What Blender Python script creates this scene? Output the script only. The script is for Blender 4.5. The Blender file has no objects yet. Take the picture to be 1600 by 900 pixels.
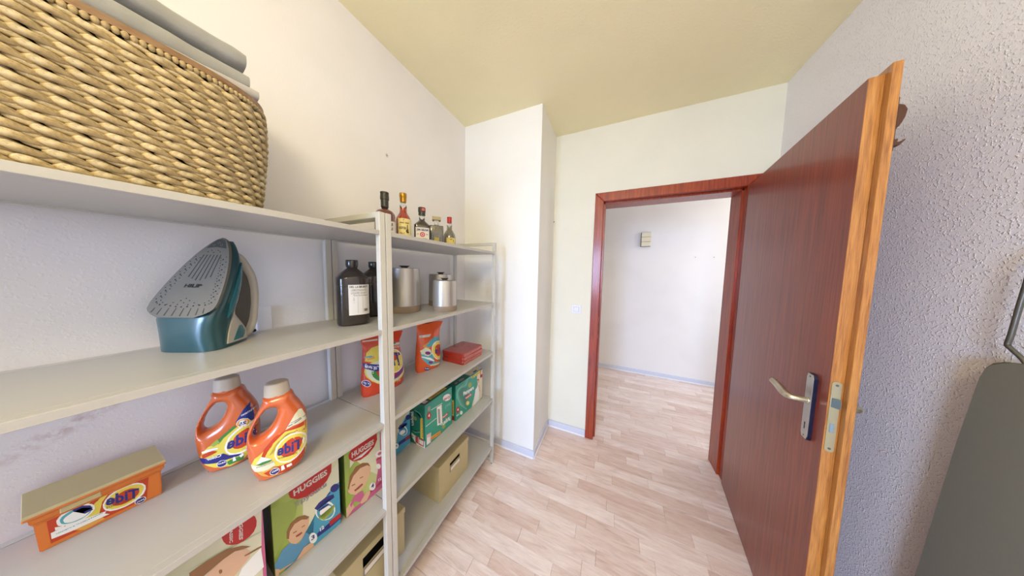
import bpy, bmesh, math, random
from mathutils import Vector, Matrix
from mathutils.bvhtree import BVHTree
random.seed(7)
C = bpy.context.scene.collection
R = math.radians

# ---------------------------------------------------------------- camera
CAM = Vector((0, 0, 1.4257))
fwd = Vector((-0.41186268, 0.9083868, -0.07212874))
rgt = Vector((0.91004402, 0.41409296, 0.01862514))
upv = Vector((-0.04678683, 0.05796933, 0.99722141))
cd = bpy.data.cameras.new('camera'); cam = bpy.data.objects.new('camera', cd); C.objects.link(cam)
m3 = Matrix((rgt, upv, -fwd)).transposed()
cam.matrix_world = Matrix.Translation(CAM) @ m3.to_4x4()
cd.sensor_fit = 'HORIZONTAL'; cd.sensor_width = 36.0; cd.lens = 36.0 * 343.573 / 1600.0
cd.clip_start = 0.02; cd.clip_end = 50
bpy.context.scene.camera = cam

# ---------------------------------------------------------------- world, lights, exposure
sc = bpy.context.scene
w = bpy.data.worlds.new('sky_world'); sc.world = w; w.use_nodes = True
bgn = w.node_tree.nodes['Background']; bgn.inputs[0].default_value = (0.62, 0.76, 1.0, 1); bgn.inputs[1].default_value = 1.0
sc.view_settings.view_transform = 'Standard'; sc.view_settings.look = 'None'
sc.view_settings.exposure = 0.1; sc.view_settings.gamma = 1.0; sc.view_settings.use_curve_mapping = False
sc.cycles.max_bounces = 8; sc.cycles.diffuse_bounces = 5; sc.cycles.transmission_bounces = 8
def area(name, loc, target, sx, sy, power, color):
    l = bpy.data.lights.new(name, 'AREA'); l.shape = 'RECTANGLE'; l.size = sx; l.size_y = sy
    l.energy = power; l.color = color
    o = bpy.data.objects.new(name, l); C.objects.link(o); o.location = loc
    o.rotation_euler = (Vector(target) - Vector(loc)).to_track_quat('-Z', 'Y').to_euler(); return o
area('window_daylight', (-0.62, -2.70, 1.5), (0.25, 1.5, 0.0), 0.8, 1.2, 43, (0.44, 0.62, 1.0)).data.spread = R(95)
area('hall_added_daylight', (2.28, 2.95, 1.45), (0.3, 2.95, 1.1), 1.0, 1.4, 19, (0.78, 0.87, 1.0))  # added light at the unseen hall end, brightens the hall
# ceiling lamps are built with their fittings further down

# ---------------------------------------------------------------- colour helpers
def lin(c): return c / 12.92 if c <= 0.04045 else ((c + 0.055) / 1.055) ** 2.4
def rgb(r, g, b): return (lin(r / 255), lin(g / 255), lin(b / 255), 1)
def mat(name, col, rough=0.5, metal=0.0, **k):
    m = bpy.data.materials.new(name); m.use_nodes = True; b = m.node_tree.nodes['Principled BSDF']
    b.inputs['Base Color'].default_value = col; b.inputs['Roughness'].default_value = rough; b.inputs['Metallic'].default_value = metal
    for kk, v in k.items(): b.inputs[kk.replace('_', ' ')].default_value = v
    return m
def nt(m): return m.node_tree.nodes, m.node_tree.links, m.node_tree.nodes['Principled BSDF']
def coords(m, scale=(1, 1, 1), kind='Object', rand=False):
    n, l, b = nt(m); tc = n.new('ShaderNodeTexCoord'); mp = n.new('ShaderNodeMapping'); mp.inputs['Scale'].default_value = scale
    l.new(tc.outputs[kind], mp.inputs['Vector'])
    if rand:
        oi = n.new('ShaderNodeObjectInfo'); mu = n.new('ShaderNodeMath'); mu.operation = 'MULTIPLY'; mu.inputs[1].default_value = 37.0
        cx = n.new('ShaderNodeCombineXYZ'); l.new(oi.outputs['Random'], mu.inputs[0]); l.new(mu.outputs[0], cx.inputs[0]); l.new(mu.outputs[0], cx.inputs[1])
        l.new(cx.outputs[0], mp.inputs['Location'])
    return mp.outputs['Vector']
def noise(m, vec, scale, detail=4, rough=0.55, dist=0.0):
    n, l, b = nt(m); t = n.new('ShaderNodeTexNoise'); t.inputs['Scale'].default_value = scale; t.inputs['Detail'].default_value = detail
    t.inputs['Roughness'].default_value = rough; t.inputs['Distortion'].default_value = dist; l.new(vec, t.inputs['Vector']); return t.outputs['Fac']
def ramp(m, fac, stops):
    n, l, b = nt(m); r = n.new('ShaderNodeValToRGB'); e = r.color_ramp.elements
    e[0].position, e[0].color = stops[0]; e[1].position, e[1].color = stops[-1]
    for p, c in stops[1:-1]:
        x = e.new(p); x.color = c
    l.new(fac, r.inputs['Fac']); return r.outputs['Color']
def mix(m, fac, a, c, mode='MIX'):
    n, l, b = nt(m); x = n.new('ShaderNodeMix'); x.data_type = 'RGBA'; x.blend_type = mode
    for s, v in ((x.inputs['Factor'], fac), (x.inputs['A'], a), (x.inputs['B'], c)):
        if hasattr(v, 'is_output') or isinstance(v, bpy.types.NodeSocket): l.new(v, s)
        else: s.default_value = v
    return x.outputs['Result']
def bump(m, h, strength, dist=0.002, prev=None):
    n, l, b = nt(m); x = n.new('ShaderNodeBump'); x.inputs['Strength'].default_value = strength; x.inputs['Distance'].default_value = dist
    l.new(h, x.inputs['Height'])
    if prev is not None: l.new(prev, x.inputs['Normal'])
    l.new(x.outputs['Normal'], b.inputs['Normal']); return x.outputs['Normal']
def base(m, c): n, l, b = nt(m); l.new(c, b.inputs['Base Color'])

# ---------------------------------------------------------------- materials
def woodchip(name, col, strength, sc_=1.0, stain=None):
    m = mat(name, col, 0.75); v = coords(m)
    a = noise(m, v, 120 * sc_, 2, 0.5, 0.0)
    r = ramp(m, a, [(0.54, (0, 0, 0, 1)), (0.70, (1, 1, 1, 1))])
    f = noise(m, v, 260 * sc_, 2)
    p = bump(m, r, strength, 0.0016); bump(m, f, strength * 0.4, 0.0006, p)
    big = noise(m, v, 1.8, 4)
    dirty = tuple(c * 0.95 for c in col[:3]) + (1,)
    c = mix(m, ramp(m, big, [(0.45, (0, 0, 0, 1)), (0.7, (1, 1, 1, 1))]), col, dirty)
    if stain:
        n, l, b = nt(m)
        for (p0, rad, scol, amt) in stain:   # scuffs of their own shape on the plaster: (centre, radii, colour, amount)
            tc = n.new('ShaderNodeTexCoord'); mp = n.new('ShaderNodeMapping'); mp.vector_type = 'TEXTURE'
            mp.inputs['Location'].default_value = p0[:3]; mp.inputs['Rotation'].default_value = (p0[3], 0, 0); mp.inputs['Scale'].default_value = rad
            l.new(tc.outputs['Object'], mp.inputs['Vector']); g = n.new('ShaderNodeTexGradient'); g.gradient_type = 'SPHERICAL'
            l.new(mp.outputs['Vector'], g.inputs['Vector'])
            nn = noise(m, coords(m), 45, 5, 0.7); mu = n.new('ShaderNodeMath'); mu.operation = 'MULTIPLY'
            rr = ramp(m, nn, [(0.45, (0, 0, 0, 1)), (0.62, (amt, amt, amt, 1))])
            l.new(g.outputs['Fac'], mu.inputs[0]); l.new(rr, mu.inputs[1]); c = mix(m, mu.outputs[0], c, scol)
    base(m, c); return m
M_wall_l = woodchip('white_woodchip_paint_left', rgb(236, 234, 236), 0.12, 1.2,
    [((-1.135, 0.03, 1.055, R(28)), (0.05, 0.16, 0.022), rgb(176, 136, 132), 0.6), ((-1.135, 0.14, 1.09, R(10)), (0.05, 0.06, 0.008), rgb(160, 100, 98), 0.8),
     ((-1.135, 0.8404, 2.04, 0), (0.05, 0.012, 0.014), rgb(90, 80, 75), 1.0)])
M_wall = woodchip('woodchip_paint_warm_glow', rgb(232, 230, 214), 0.2)  # white wall; the warm glow over the door is put into its colour
M_col = woodchip('white_column_paint', rgb(242, 242, 238), 0.2)
M_wall_r = woodchip('coarse_woodchip_paint', rgb(238, 236, 240), 0.8, 1.3)
M_ceil = woodchip('ceiling_paint_warm_glow', rgb(247, 238, 198), 0.25)  # yellow glow of the light put into the ceiling colour
M_halltone = woodchip('hall_wall_paint', rgb(238, 234, 230), 0.15)
M_base = mat('pale_blue_grey_skirting', rgb(208, 212, 226), 0.35)
M_lip = mat('white_skirting_foot', rgb(236, 236, 240), 0.4)

def wood(name, stops, rough, coat=0.0, scale=(26, 26, 1.3), spec=0.5, bs=0.12):
    m = mat(name, stops[0][1], rough, 0, Coat_Weight=coat, Coat_Roughness=0.18); v = coords(m, scale)
    a = noise(m, v, 3.0, 7, 0.62, 0.3); b2 = noise(m, coords(m, (scale[0] * 5, scale[1] * 5, scale[2] * 3)), 3.0, 3, 0.5)
    c = ramp(m, a, stops); c = mix(m, 0.25, c, ramp(m, b2, [(0.35, tuple(x * 0.55 for x in stops[0][1][:3]) + (1,)), (0.6, stops[-1][1])]))
    base(m, c); bump(m, b2, bs, 0.0006); return m
M_frame = wood('mahogany_frame_varnish', [(0.35, rgb(112, 22, 4)), (0.5, rgb(148, 44, 8)), (0.68, rgb(178, 70, 16))], 0.4, 0.4)
M_leaf = wood('mahogany_veneer', [(0.3, rgb(92, 26, 12)), (0.5, rgb(128, 44, 20)), (0.7, rgb(156, 66, 32))], 0.45, 0.45, (22, 22, 0.7))
M_leafedge = wood('golden_door_edge', [(0.32, rgb(132, 74, 24)), (0.5, rgb(176, 112, 44)), (0.7, rgb(196, 138, 66))], 0.35, 0.5, (40, 40, 2.2))

def plankmat(name, rand=True):
    m = mat(name, rgb(225, 205, 190), 0.42, 0, Coat_Weight=0.25, Coat_Roughness=0.25)
    n, l, b = nt(m); v = coords(m, (1.3, 9, 9), 'Object', rand)
    g = noise(m, v, 3.2, 8, 0.62, 1.1); g2 = noise(m, coords(m, (5, 90, 90), 'Object', rand), 3.0, 3)
    c = ramp(m, g, [(0.25, rgb(208, 178, 164)), (0.45, rgb(234, 208, 195)), (0.62, rgb(244, 223, 212)), (0.8, rgb(248, 234, 226))])
    c = mix(m, ramp(m, g2, [(0.38, (0.28, 0.28, 0.28, 1)), (0.52, (0, 0, 0, 1))]), c, rgb(196, 166, 148))
    k = noise(m, coords(m, (2.2, 6, 6), 'Object', rand), 4.2, 2); c = mix(m, ramp(m, k, [(0.72, (0, 0, 0, 1)), (0.79, (0.5, 0.5, 0.5, 1))]), c, rgb(160, 120, 95))
    oi = n.new('ShaderNodeObjectInfo'); hs = n.new('ShaderNodeHueSaturation'); mr = n.new('ShaderNodeMapRange')
    mr.inputs['To Min'].default_value = 0.84; mr.inputs['To Max'].default_value = 1.05; l.new(oi.outputs['Random'], mr.inputs['Value'])
    l.new(mr.outputs[0], hs.inputs['Value']); l.new(c, hs.inputs['Color'])
    mr2 = n.new('ShaderNodeMapRange'); mr2.inputs['To Min'].default_value = 1.15; mr2.inputs['To Max'].default_value = 0.7; l.new(oi.outputs['Random'], mr2.inputs['Value']); l.new(mr2.outputs[0], hs.inputs['Saturation'])
    base(m, hs.outputs['Color']); bump(m, g2, 0.08, 0.0004); return m
M_plank = plankmat('whitewashed_oak_plank')
M_joint = mat('dark_plank_joint', rgb(120, 94, 78), 0.8)
def plain(name, r, g, b, rough=0.5, metal=0.0, tex=0.04, sc_=30, **k):
    m = mat(name, rgb(r, g, b), rough, metal, **k); f = noise(m, coords(m), sc_, 3)
    c = rgb(r, g, b); base(m, mix(m, f, tuple(x * (1 - tex) for x in c[:3]) + (1,), tuple(min(1, x * (1 + tex)) for x in c[:3]) + (1,))); return m
M_shelf = plain('light_grey_shelf_enamel', 184, 182, 177, 0.34, 0, 0.02, 8, Coat_Weight=0.15, Coat_Roughness=0.3)
M_post = plain('light_grey_post_enamel', 202, 201, 194, 0.35)
M_black = plain('black_rubber', 20, 20, 20, 0.6)
M_metal = plain('satin_nickel', 205, 200, 178, 0.28, 0.9, 0.02)
M_plate = plain('silver_escutcheon', 196, 196, 192, 0.3, 0.75, 0.02)
M_plateedge = plain('black_escutcheon_edge', 22, 24, 48, 0.25)
M_lock = plain('dull_lock_steel', 178, 172, 140, 0.4, 0.7, 0.06)
M_bolt = plain('bright_lock_bolt', 150, 175, 190, 0.22, 0.85)
M_hookbrown = plain('brown_lacquered_hook', 74, 38, 14, 0.35)
M_switch = plain('white_switch_plastic', 232, 232, 238, 0.35)
M_swgap = plain('grey_switch_gap', 150, 150, 158, 0.6)
M_cream = plain('cream_tile_box', 232, 222, 190, 0.45)
M_board = plain('olive_grey_board_cover', 116, 114, 103, 0.7, 0, 0.05, 120)
M_wire = plain('grey_steel_tube', 104, 102, 94, 0.32, 0.6)
M_glasspane = mat('window_glass', (1, 1, 1, 1), 0.02, 0, Transmission_Weight=1.0)
M_whitewood = plain('white_window_paint', 236, 236, 232, 0.35)

PAL = dict(lime=(150, 170, 78), pale=(218, 218, 188), blue=(74, 156, 188), white=(236, 236, 232), navy=(38, 42, 120), red=(178, 36, 32), shirt=(92, 148, 186),
    skin=(214, 174, 142), hair=(142, 100, 58), lip=(150, 70, 56), silver=(206, 204, 190), pink=(196, 96, 138), rose=(186, 62, 84), plank=(186, 190, 150), mint=(110, 188, 170),
    grey=(150, 152, 146), orange=(226, 160, 44), pinkw=(226, 190, 196), yellow=(222, 204, 84), cream=(220, 212, 184), brown=(96, 56, 20), tred=(190, 62, 26), gold=(216, 160, 76),
    teal=(88, 168, 180), green=(62, 132, 60), blue2=(30, 54, 130), purple=(120, 50, 120), black=(18, 18, 18), boxgreen=(40, 150, 128), boxgreen2=(28, 112, 92), studs=(190, 186, 170))
_pm = {}
def pmat(k):
    if k not in _pm: _pm[k] = plain('print_' + k, *PAL[k], 0.38, 0, 0.03)
    return _pm[k]

# ---------------------------------------------------------------- mesh helpers
def link(name, me, parent=None, loc=(0, 0, 0), smooth=False):
    o = bpy.data.objects.new(name, me); C.objects.link(o); o.location = loc
    if parent: o.parent = parent
    if smooth:
        for p in me.polygons: p.use_smooth = True
    return o
def bmobj(name, bm, mats, parent=None, smooth=False, loc=(0, 0, 0), angle=None):
    bmesh.ops.recalc_face_normals(bm, faces=bm.faces[:])
    me = bpy.data.meshes.new(name); bm.to_mesh(me); bm.free()
    for m in (mats if isinstance(mats, (list, tuple)) else [mats]): me.materials.append(m)
    o = link(name, me, parent, loc, smooth)
    if angle is not None: me.set_sharp_from_angle(angle=R(angle))
    return o
def box(bm, x0, x1, y0, y1, z0, z1, bev=0.0, seg=1, mi=0):
    r = bmesh.ops.create_cube(bm, size=1.0); vs = r['verts']
    for v in vs: v.co = Vector(((x0 + x1) / 2 + v.co.x * (x1 - x0), (y0 + y1) / 2 + v.co.y * (y1 - y0), (z0 + z1) / 2 + v.co.z * (z1 - z0)))
    fs = set(f for v in vs for f in v.link_faces)
    for f in fs: f.material_index = mi
    if bev > 0:
        es = list(set(e for v in vs for e in v.link_edges)); r2 = bmesh.ops.bevel(bm, geom=es, offset=bev, segments=seg, profile=0.5, affect='EDGES', clamp_overlap=True)
        for f in r2['faces']: f.material_index = mi
def B(name, x0, x1, y0, y1, z0, z1, m, parent=None, bev=0.0, seg=1, smooth=False):
    bm = bmesh.new(); box(bm, x0, x1, y0, y1, z0, z1, bev, seg); return bmobj(name, bm, m, parent, smooth)
def lathe(bm, prof, n=32, c=(0, 0), cap=True, mi=0, sx=1, sy=1):
    rings = []
    for (r, z) in prof:
        rings.append([bm.verts.new((c[0] + sx * r * math.cos(2 * math.pi * i / n), c[1] + sy * r * math.sin(2 * math.pi * i / n), z)) for i in range(n)])
    for a, b in zip(rings, rings[1:]):
        for i in range(n):
            f = bm.faces.new((a[i], a[(i + 1) % n], b[(i + 1) % n], b[i])); f.material_index = mi
    if cap:
        f = bm.faces.new(rings[0][::-1]); f.material_index = mi; f = bm.faces.new(rings[-1]); f.material_index = mi
def loft(bm, rings, cap=True, closed=True, mi=0):
    R_ = [[bm.verts.new(p) for p in r] for r in rings]; n = len(R_[0])
    for a, b in zip(R_, R_[1:]):
        for i in range(n if closed else n - 1):
            f = bm.faces.new((a[i], a[(i + 1) % n], b[(i + 1) % n], b[i])); f.material_index = mi
    if cap and closed:
        f = bm.faces.new(R_[0][::-1]); f.material_index = mi; f = bm.faces.new(R_[-1]); f.material_index = mi
    return R_
def sup(cx, cy, a, b, n, k=36):
    out = []
    for i in range(k):
        t = 2 * math.pi * i / k; c, s = math.cos(t), math.sin(t)
        out.append((cx + a * math.copysign(abs(c) ** (2 / n), c), cy + b * math.copysign(abs(s) ** (2 / n), s)))
    return out
def tube(bm, pts, rad, n=10, mi=0, cap=True):
    pts = [Vector(p) for p in pts]; rs = rad if isinstance(rad, (list, tuple)) else [rad] * len(pts); rings = []; ref = None
    for i, p in enumerate(pts):
        t = (pts[min(i + 1, len(pts) - 1)] - pts[max(i - 1, 0)]).normalized()
        if ref is None: ref = Vector((0, 0, 1)) if abs(t.z) < 0.9 else Vector((1, 0, 0))
        a = (ref - t * ref.dot(t)).normalized(); b = t.cross(a); ref = a
        rings.append([p + (a * math.cos(2 * math.pi * j / n) + b * math.sin(2 * math.pi * j / n)) * rs[i] for j in range(n)])
    loft(bm, rings, cap, True, mi)
def prism(bm, poly, f0, f1, mi=0):
    a = [bm.verts.new(f0(*p)) for p in poly]; b = [bm.verts.new(f1(*p)) for p in poly]; n = len(poly)
    for i in range(n): f = bm.faces.new((a[i], a[(i + 1) % n], b[(i + 1) % n], b[i])); f.material_index = mi
    bm.faces.new(a[::-1]).material_index = mi; bm.faces.new(b).material_index = mi
def catmull(P, k=4, closed=True):
    out = []; n = len(P)
    for i in range(n if closed else n - 1):
        g = (lambda j: P[j % n]) if closed else (lambda j: P[min(max(j, 0), n - 1)])
        p0, p1, p2, p3 = [Vector(g(j)) for j in (i - 1, i, i + 1, i + 2)]
        for s in range(k):
            t = s / k; out.append(0.5 * ((2 * p1) + (p2 - p0) * t + (2 * p0 - 5 * p1 + 4 * p2 - p3) * t * t + (3 * p1 - p0 - 3 * p2 + p3) * t ** 3))
    if not closed: out.append(Vector(P[-1]))
    return out
def tag(o, label, cat, group=None, kind=None):
    o['label'] = label; o['category'] = cat
    if group: o['group'] = group
    if kind: o['kind'] = kind
    return o
def struct(o, label=None, cat=None):
    o['kind'] = 'structure'
    if label: o['label'] = label
    if cat: o['category'] = cat
    return o
def empty(name, loc, phi=0.0):
    o = bpy.data.objects.new(name, None); C.objects.link(o); o.location = loc; o.rotation_euler = (0, 0, phi); o.empty_display_size = 0.05; return o
def front(name, x, y, z, theta, label, cat, group=None):
    # local x runs left to right along the front, local y goes back, front faces local -y
    return tag(empty(name, (x, y, z), R(90 - theta)), label, cat, group)
_tx = {}
def textgeo(s, bold=False):
    if s in _tx: return _tx[s]
    cu = bpy.data.curves.new('text_tmp', 'FONT'); cu.body = s; cu.size = 1.0; cu.offset = 0.035 if len(s) <= 8 else 0.015; cu.resolution_u = 2
    o = bpy.data.objects.new('text_tmp', cu); C.objects.link(o); dg = bpy.context.evaluated_depsgraph_get(); dg.update()
    me = bpy.data.meshes.new_from_object(o.evaluated_get(dg)); vs = [(v.co.x, v.co.y) for v in me.vertices]; fs = [tuple(p.vertices) for p in me.polygons]
    bpy.data.objects.remove(o); bpy.data.curves.remove(cu); bpy.data.meshes.remove(me)
    if vs:
        x0 = min(v[0] for v in vs); x1 = max(v[0] for v in vs); y0 = min(v[1] for v in vs); y1 = max(v[1] for v in vs)
        if '.' not in s: y0 = max(y0, 0.0) if y1 > 0.3 else y0
        vs = [((a - x0) / (x1 - x0), (b - y0) / max(1e-6, (y1 - y0))) for a, b in vs]
    _tx[s] = (vs, fs); return _tx[s]
def printed(name, parent, shapes, rect=None, body=None, place=None, step=0.008, lift=0.0004, dl=0.00005, label=None):
    """flat print lying on a face (or wrapped onto `body`): each shape gets its colour and a hair of ink thickness"""
    bm = bmesh.new(); mats = []; k = 0
    for s in shapes:
        if s[0] in ('out', 'hole', 'cap'): continue
        b = bmesh.new()
        if s[0] == 't':
            vs, fs = textgeo(s[2])
            if not fs: continue
            o = Vector((s[3][0], s[3][1])) / 1000; e1 = Vector((s[4][0], s[4][1])) / 1000 - o; e2 = Vector((s[5][0], s[5][1])) / 1000 - o
            bv = [b.verts.new((*(o + e1 * a + e2 * c), 0)) for a, c in vs]
            for f in fs:
                try: b.faces.new([bv[i] for i in f])
                except ValueError: pass
            col = s[1]
        else:
            col = s[0]; P = []
            for p in s[1]:
                if not P or (abs(P[-1][0] - p[0]) + abs(P[-1][1] - p[1])) > 0.5: P.append(p)
            if len(P) > 2 and P[0] == P[-1]: P.pop()
            if len(P) < 3: continue
            try: b.faces.new([b.verts.new((p[0] / 1000, p[1] / 1000, 0)) for p in P])
            except ValueError: continue
            bmesh.ops.triangulate(b, faces=b.faces[:], ngon_method='EAR_CLIP')
        if rect:
            for co, no in (((rect[0], 0, 0), (-1, 0, 0)), ((rect[1], 0, 0), (1, 0, 0)), ((0, rect[2], 0), (0, -1, 0)), ((0, rect[3], 0), (0, 1, 0))):
                bmesh.ops.bisect_plane(b, geom=b.verts[:] + b.edges[:] + b.faces[:], plane_co=co, plane_no=no, clear_outer=True)
        if body and b.verts:
            xs = [v.co.x for v in b.verts]; ys = [v.co.y for v in b.verts]
            q = math.ceil(min(xs) / step) * step
            while q < max(xs): bmesh.ops.bisect_plane(b, geom=b.verts[:] + b.edges[:] + b.faces[:], plane_co=(q, 0, 0), plane_no=(1, 0, 0)); q += step
            q = math.ceil(min(ys) / step) * step
            while q < max(ys): bmesh.ops.bisect_plane(b, geom=b.verts[:] + b.edges[:] + b.faces[:], plane_co=(0, q, 0), plane_no=(0, 1, 0)); q += step
        if not b.faces: b.free(); continue
        if col not in mats: mats.append(col)
        mi = mats.index(col); off = lift + k * dl; k += 1; mp = {}
        for v in b.verts:
            x, z = v.co.x, v.co.y
            if body:
                h = body.ray_cast(Vector((x, -0.5, z)), Vector((0, 1, 0)))
                if h[0] is None: mp[v] = None; continue
                nrm = h[1] if h[1].y < 0 else -h[1]
                p = h[0] + nrm * off
            else: p = Vector((x, -off, z))
            if place: p = place(p)
            mp[v] = bm.verts.new(p)
        for f in b.faces:
            q = [mp[v] for v in f.verts]
            if None in q: continue
            try: nf = bm.faces.new(q); nf.material_index = mi
            except ValueError: pass
        b.free()
    me = bpy.data.meshes.new(name); bm.to_mesh(me); bm.free()
    for m_ in mats: me.materials.append(pmat(m_))
    o = link(name, me, parent)
    if label: o['label'] = label
    return o
def bvh_of(o):
    me = o.data; return BVHTree.FromPolygons([v.co.copy() for v in me.vertices], [tuple(p.vertices) for p in me.polygons])
def baked(name, me0, mods, mats, parent, smooth=True):
    o = bpy.data.objects.new('bake_tmp', me0); C.objects.link(o); mods(o); dg = bpy.context.evaluated_depsgraph_get(); dg.update()
    me = bpy.data.meshes.new_from_object(o.evaluated_get(dg)); bpy.data.objects.remove(o); me.name = name; me.materials.clear()
    for m_ in mats: me.materials.append(m_)
    return link(name, me, parent, smooth=smooth)

# ---------------------------------------------------------------- the room
XL, XR, YB, YC, YD, YH, XC, H = -1.1349, 0.899, -2.80, 1.5301, 1.9409, 3.5673, -0.4891, 2.5834
DT = 2.103
def wallbox(name, boxes, m, label, cat='wall'):
    bm = bmesh.new()
    for b in boxes: box(bm, *b)
    return struct(bmobj(name, bm, m), label, cat)
wallbox('wall_left', [(XL - 0.12, XL, YB - 0.12, YC + 0.4, 0, H)], M_wall_l, 'white woodchip-papered wall behind the two grey shelving units')
wallbox('wall_column', [(XL, XC, YC, DT, 0, H)], M_col, 'boxed white column jutting out beside the far end of the shelving', 'column')
wallbox('wall_right', [(XR, XR + 0.12, YB - 0.12, DT, 0, H)], M_wall_r, 'coarse textured white wall behind the open mahogany door')
wallbox('wall_front', [(XC, -0.110, YD, DT, 0, H), (0.795, XR, YD, DT, 0, H), (-0.110, 0.795, YD, DT, 2.025, H)], M_wall, 'white wall around the doorway to the hall')
wallbox('wall_back', [(XL, -1.05, YB - 0.12, YB, 0, H), (-0.2, XR, YB - 0.12, YB, 0, H), (-1.05, -0.2, YB - 0.12, YB, 0, 0.85), (-1.05, -0.2, YB - 0.12, YB, 2.15, H)], M_wall, 'white window wall at the back of the pantry')
wallbox('ceiling', [(XL - 0.12, XR + 0.12, YB - 0.12, DT, H, H + 0.1)], M_ceil, 'plastered pantry ceiling, warm glow put into its colour', 'ceiling')
wallbox('wall_hall_far', [(-1.3, 2.5, YH, YH + 0.1, 0, H)], M_halltone, 'white hall wall seen through the doorway')
wallbox('wall_hall_left', [(-1.4, -1.3, DT, YH + 0.1, 0, H)], M_halltone, 'white end wall of the hall, left of the doorway')
wallbox('wall_hall_right', [(2.4, 2.5, DT, 2.45, 0, H), (2.4, 2.5, 3.45, YH, 0, H), (2.4, 2.5, 2.45, 3.45, 0, 0.75), (2.4, 2.5, 2.45, 3.45, 2.15, H)], M_halltone, 'white end wall of the hall with an added window')
wallbox('wall_hall_near', [(-1.3, XC, DT, DT + 0.02, 0, H), (XR, 2.4, DT, DT + 0.02, 0, H)], M_halltone, 'hall side of the wall left and right of the doorway')
wallbox('ceiling_hall', [(-1.4, 2.5, DT, YH + 0.1, H, H + 0.1)], M_halltone, 'white hall ceiling', 'ceiling')

# windows: one behind the photographer, one added at the unseen hall end for its light
def window(name, fn, label):
    e = struct(empty(name, (0, 0, 0)), label, 'window')
    bm = bmesh.new()
    for a in ((0, 1, 0, 0.05), (0, 1, 0.95, 1), (0, 0.05, 0.05, 0.95), (0.95, 1, 0.05, 0.95), (0.48, 0.52, 0.05, 0.95)): box(bm, *fn(a, 0.0, 0.06))
    bmobj('window_frame', bm, M_whitewood, e); bm = bmesh.new(); box(bm, *fn((0.05, 0.48, 0.05, 0.95), 0.028, 0.032)); bmobj('pane', bm, M_glasspane, e)
    bm = bmesh.new(); box(bm, *fn((0.52, 0.95, 0.05, 0.95), 0.028, 0.032)); bmobj('pane', bm, M_glasspane, e)
window('window_1', lambda a, d0, d1: (-1.05 + 0.85 * a[0], -1.05 + 0.85 * a[1], YB - 0.10 + d0, YB - 0.10 + d1, 0.85 + 1.3 * a[2], 0.85 + 1.3 * a[3]), 'white two-light window in the back wall of the pantry')
window('window_2_added', lambda a, d0, d1: (2.42 + d0, 2.42 + d1, 2.45 + 1.0 * a[0], 2.45 + 1.0 * a[1], 0.75 + 1.4 * a[2], 0.75 + 1.4 * a[3]), 'white two-light window added at the unseen end of the hall')

# floor: a slab, with every plank a piece of its own lying on it
fl = wallbox('floor', [(-1.4, 2.5, YB - 0.12, YH + 0.1, -0.1, -0.0035)], M_joint, 'whitewashed oak plank floor of pantry and hall', 'floor')
joints = {0: [-0.1, 0.351], 1: [-0.143, 0.351], 2: [0.034], 3: [-0.502, 0.077, 0.5075], 4: [0.197], 5: [-0.625, -0.118], 6: [-0.313], 7: [-0.676, -0.07], 8: [-0.75, -0.199], 9: [-0.487], 10: [-0.563]}
joints_up = {0: [-0.62, -0.1, 0.165], 1: [-0.24, 0.065, 0.584], 2: [-0.35, 0.29], 3: [-0.4, 0.32, 0.71]}
rng = random.Random(11)
def row_cuts(known, x0, x1):
    k = sorted(known) if known else [x0 + rng.uniform(0.1, 0.5)]
    c = list(k); q = k[0]
    while q > x0 + 0.12: q -= rng.uniform(0.22, 0.52); c.append(q)
    q = k[-1]
    while q < x1 - 0.12: q += rng.uniform(0.22, 0.52); c.append(q)
    for a, b in zip(k, k[1:]):
        if b - a > 0.6: c.append((a + b) / 2 + rng.uniform(-0.05, 0.05))
    c = sorted(set([min(max(v, x0), x1) for v in c] + [x0, x1])); o = [c[0]]
    for v in c[1:]:
        if v - o[-1] > 0.05: o.append(v)
    o[-1] = x1; return o
W = 0.0745
def plank(x0, x1, y0, y1, sk=0.0):
    # sk: slope of the long edges, for the strips beside the slightly skewed sheet seam
    bm = bmesh.new(); g = 0.0005
    cx, cy = (x0 + x1) / 2, (y0 + y1) / 2; hx, hy = (x1 - x0) / 2 - g, (y1 - y0) / 2 - g; b_ = 0.0005
    def yy(x, y): return y + sk * x
    lo = [bm.verts.new((x, yy(x, y), -0.0035)) for x, y in ((-hx, -hy), (hx, -hy), (hx, hy), (-hx, hy))]
    mid = [bm.verts.new((x, yy(x, y), -b_)) for x, y in ((-hx, -hy), (hx, -hy), (hx, hy), (-hx, hy))]
    top = [bm.verts.new((x, yy(x, y), 0)) for x, y in ((-hx + b_, -hy + b_), (hx - b_, -hy + b_), (hx - b_, hy - b_), (-hx + b_, hy - b_))]
    for a, b in ((lo, mid), (mid, top)):
        for i in range(4): bm.faces.new((a[i], a[(i + 1) % 4], b[(i + 1) % 4], b[i]))
    bm.faces.new(top); o = bmobj('plank', bm, M_plank, fl, False, (cx, cy, 0)); return o
np_ = 0
for r in range(0, 19):                                  # below the sheet seam, towards the camera
    y1 = 1.5118 - W * (r - 1) if r > 0 else 1.5435; y0 = 1.5118 - W * r if r > 0 else 1.5118
    if r == 0: y0 = 1.5118
    else: y1, y0 = 1.5118 - W * (r - 1), 1.5118 - W * r
    if y0 < 0.12: break
    xa = -0.72 if y1 < 1.31 else XL
    cuts = row_cuts(joints.get(r, []), XL, XR)
    for a, b in zip(cuts, cuts[1:]): plank(a, b, y0, y1); np_ += 1
yfront = y0
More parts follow.
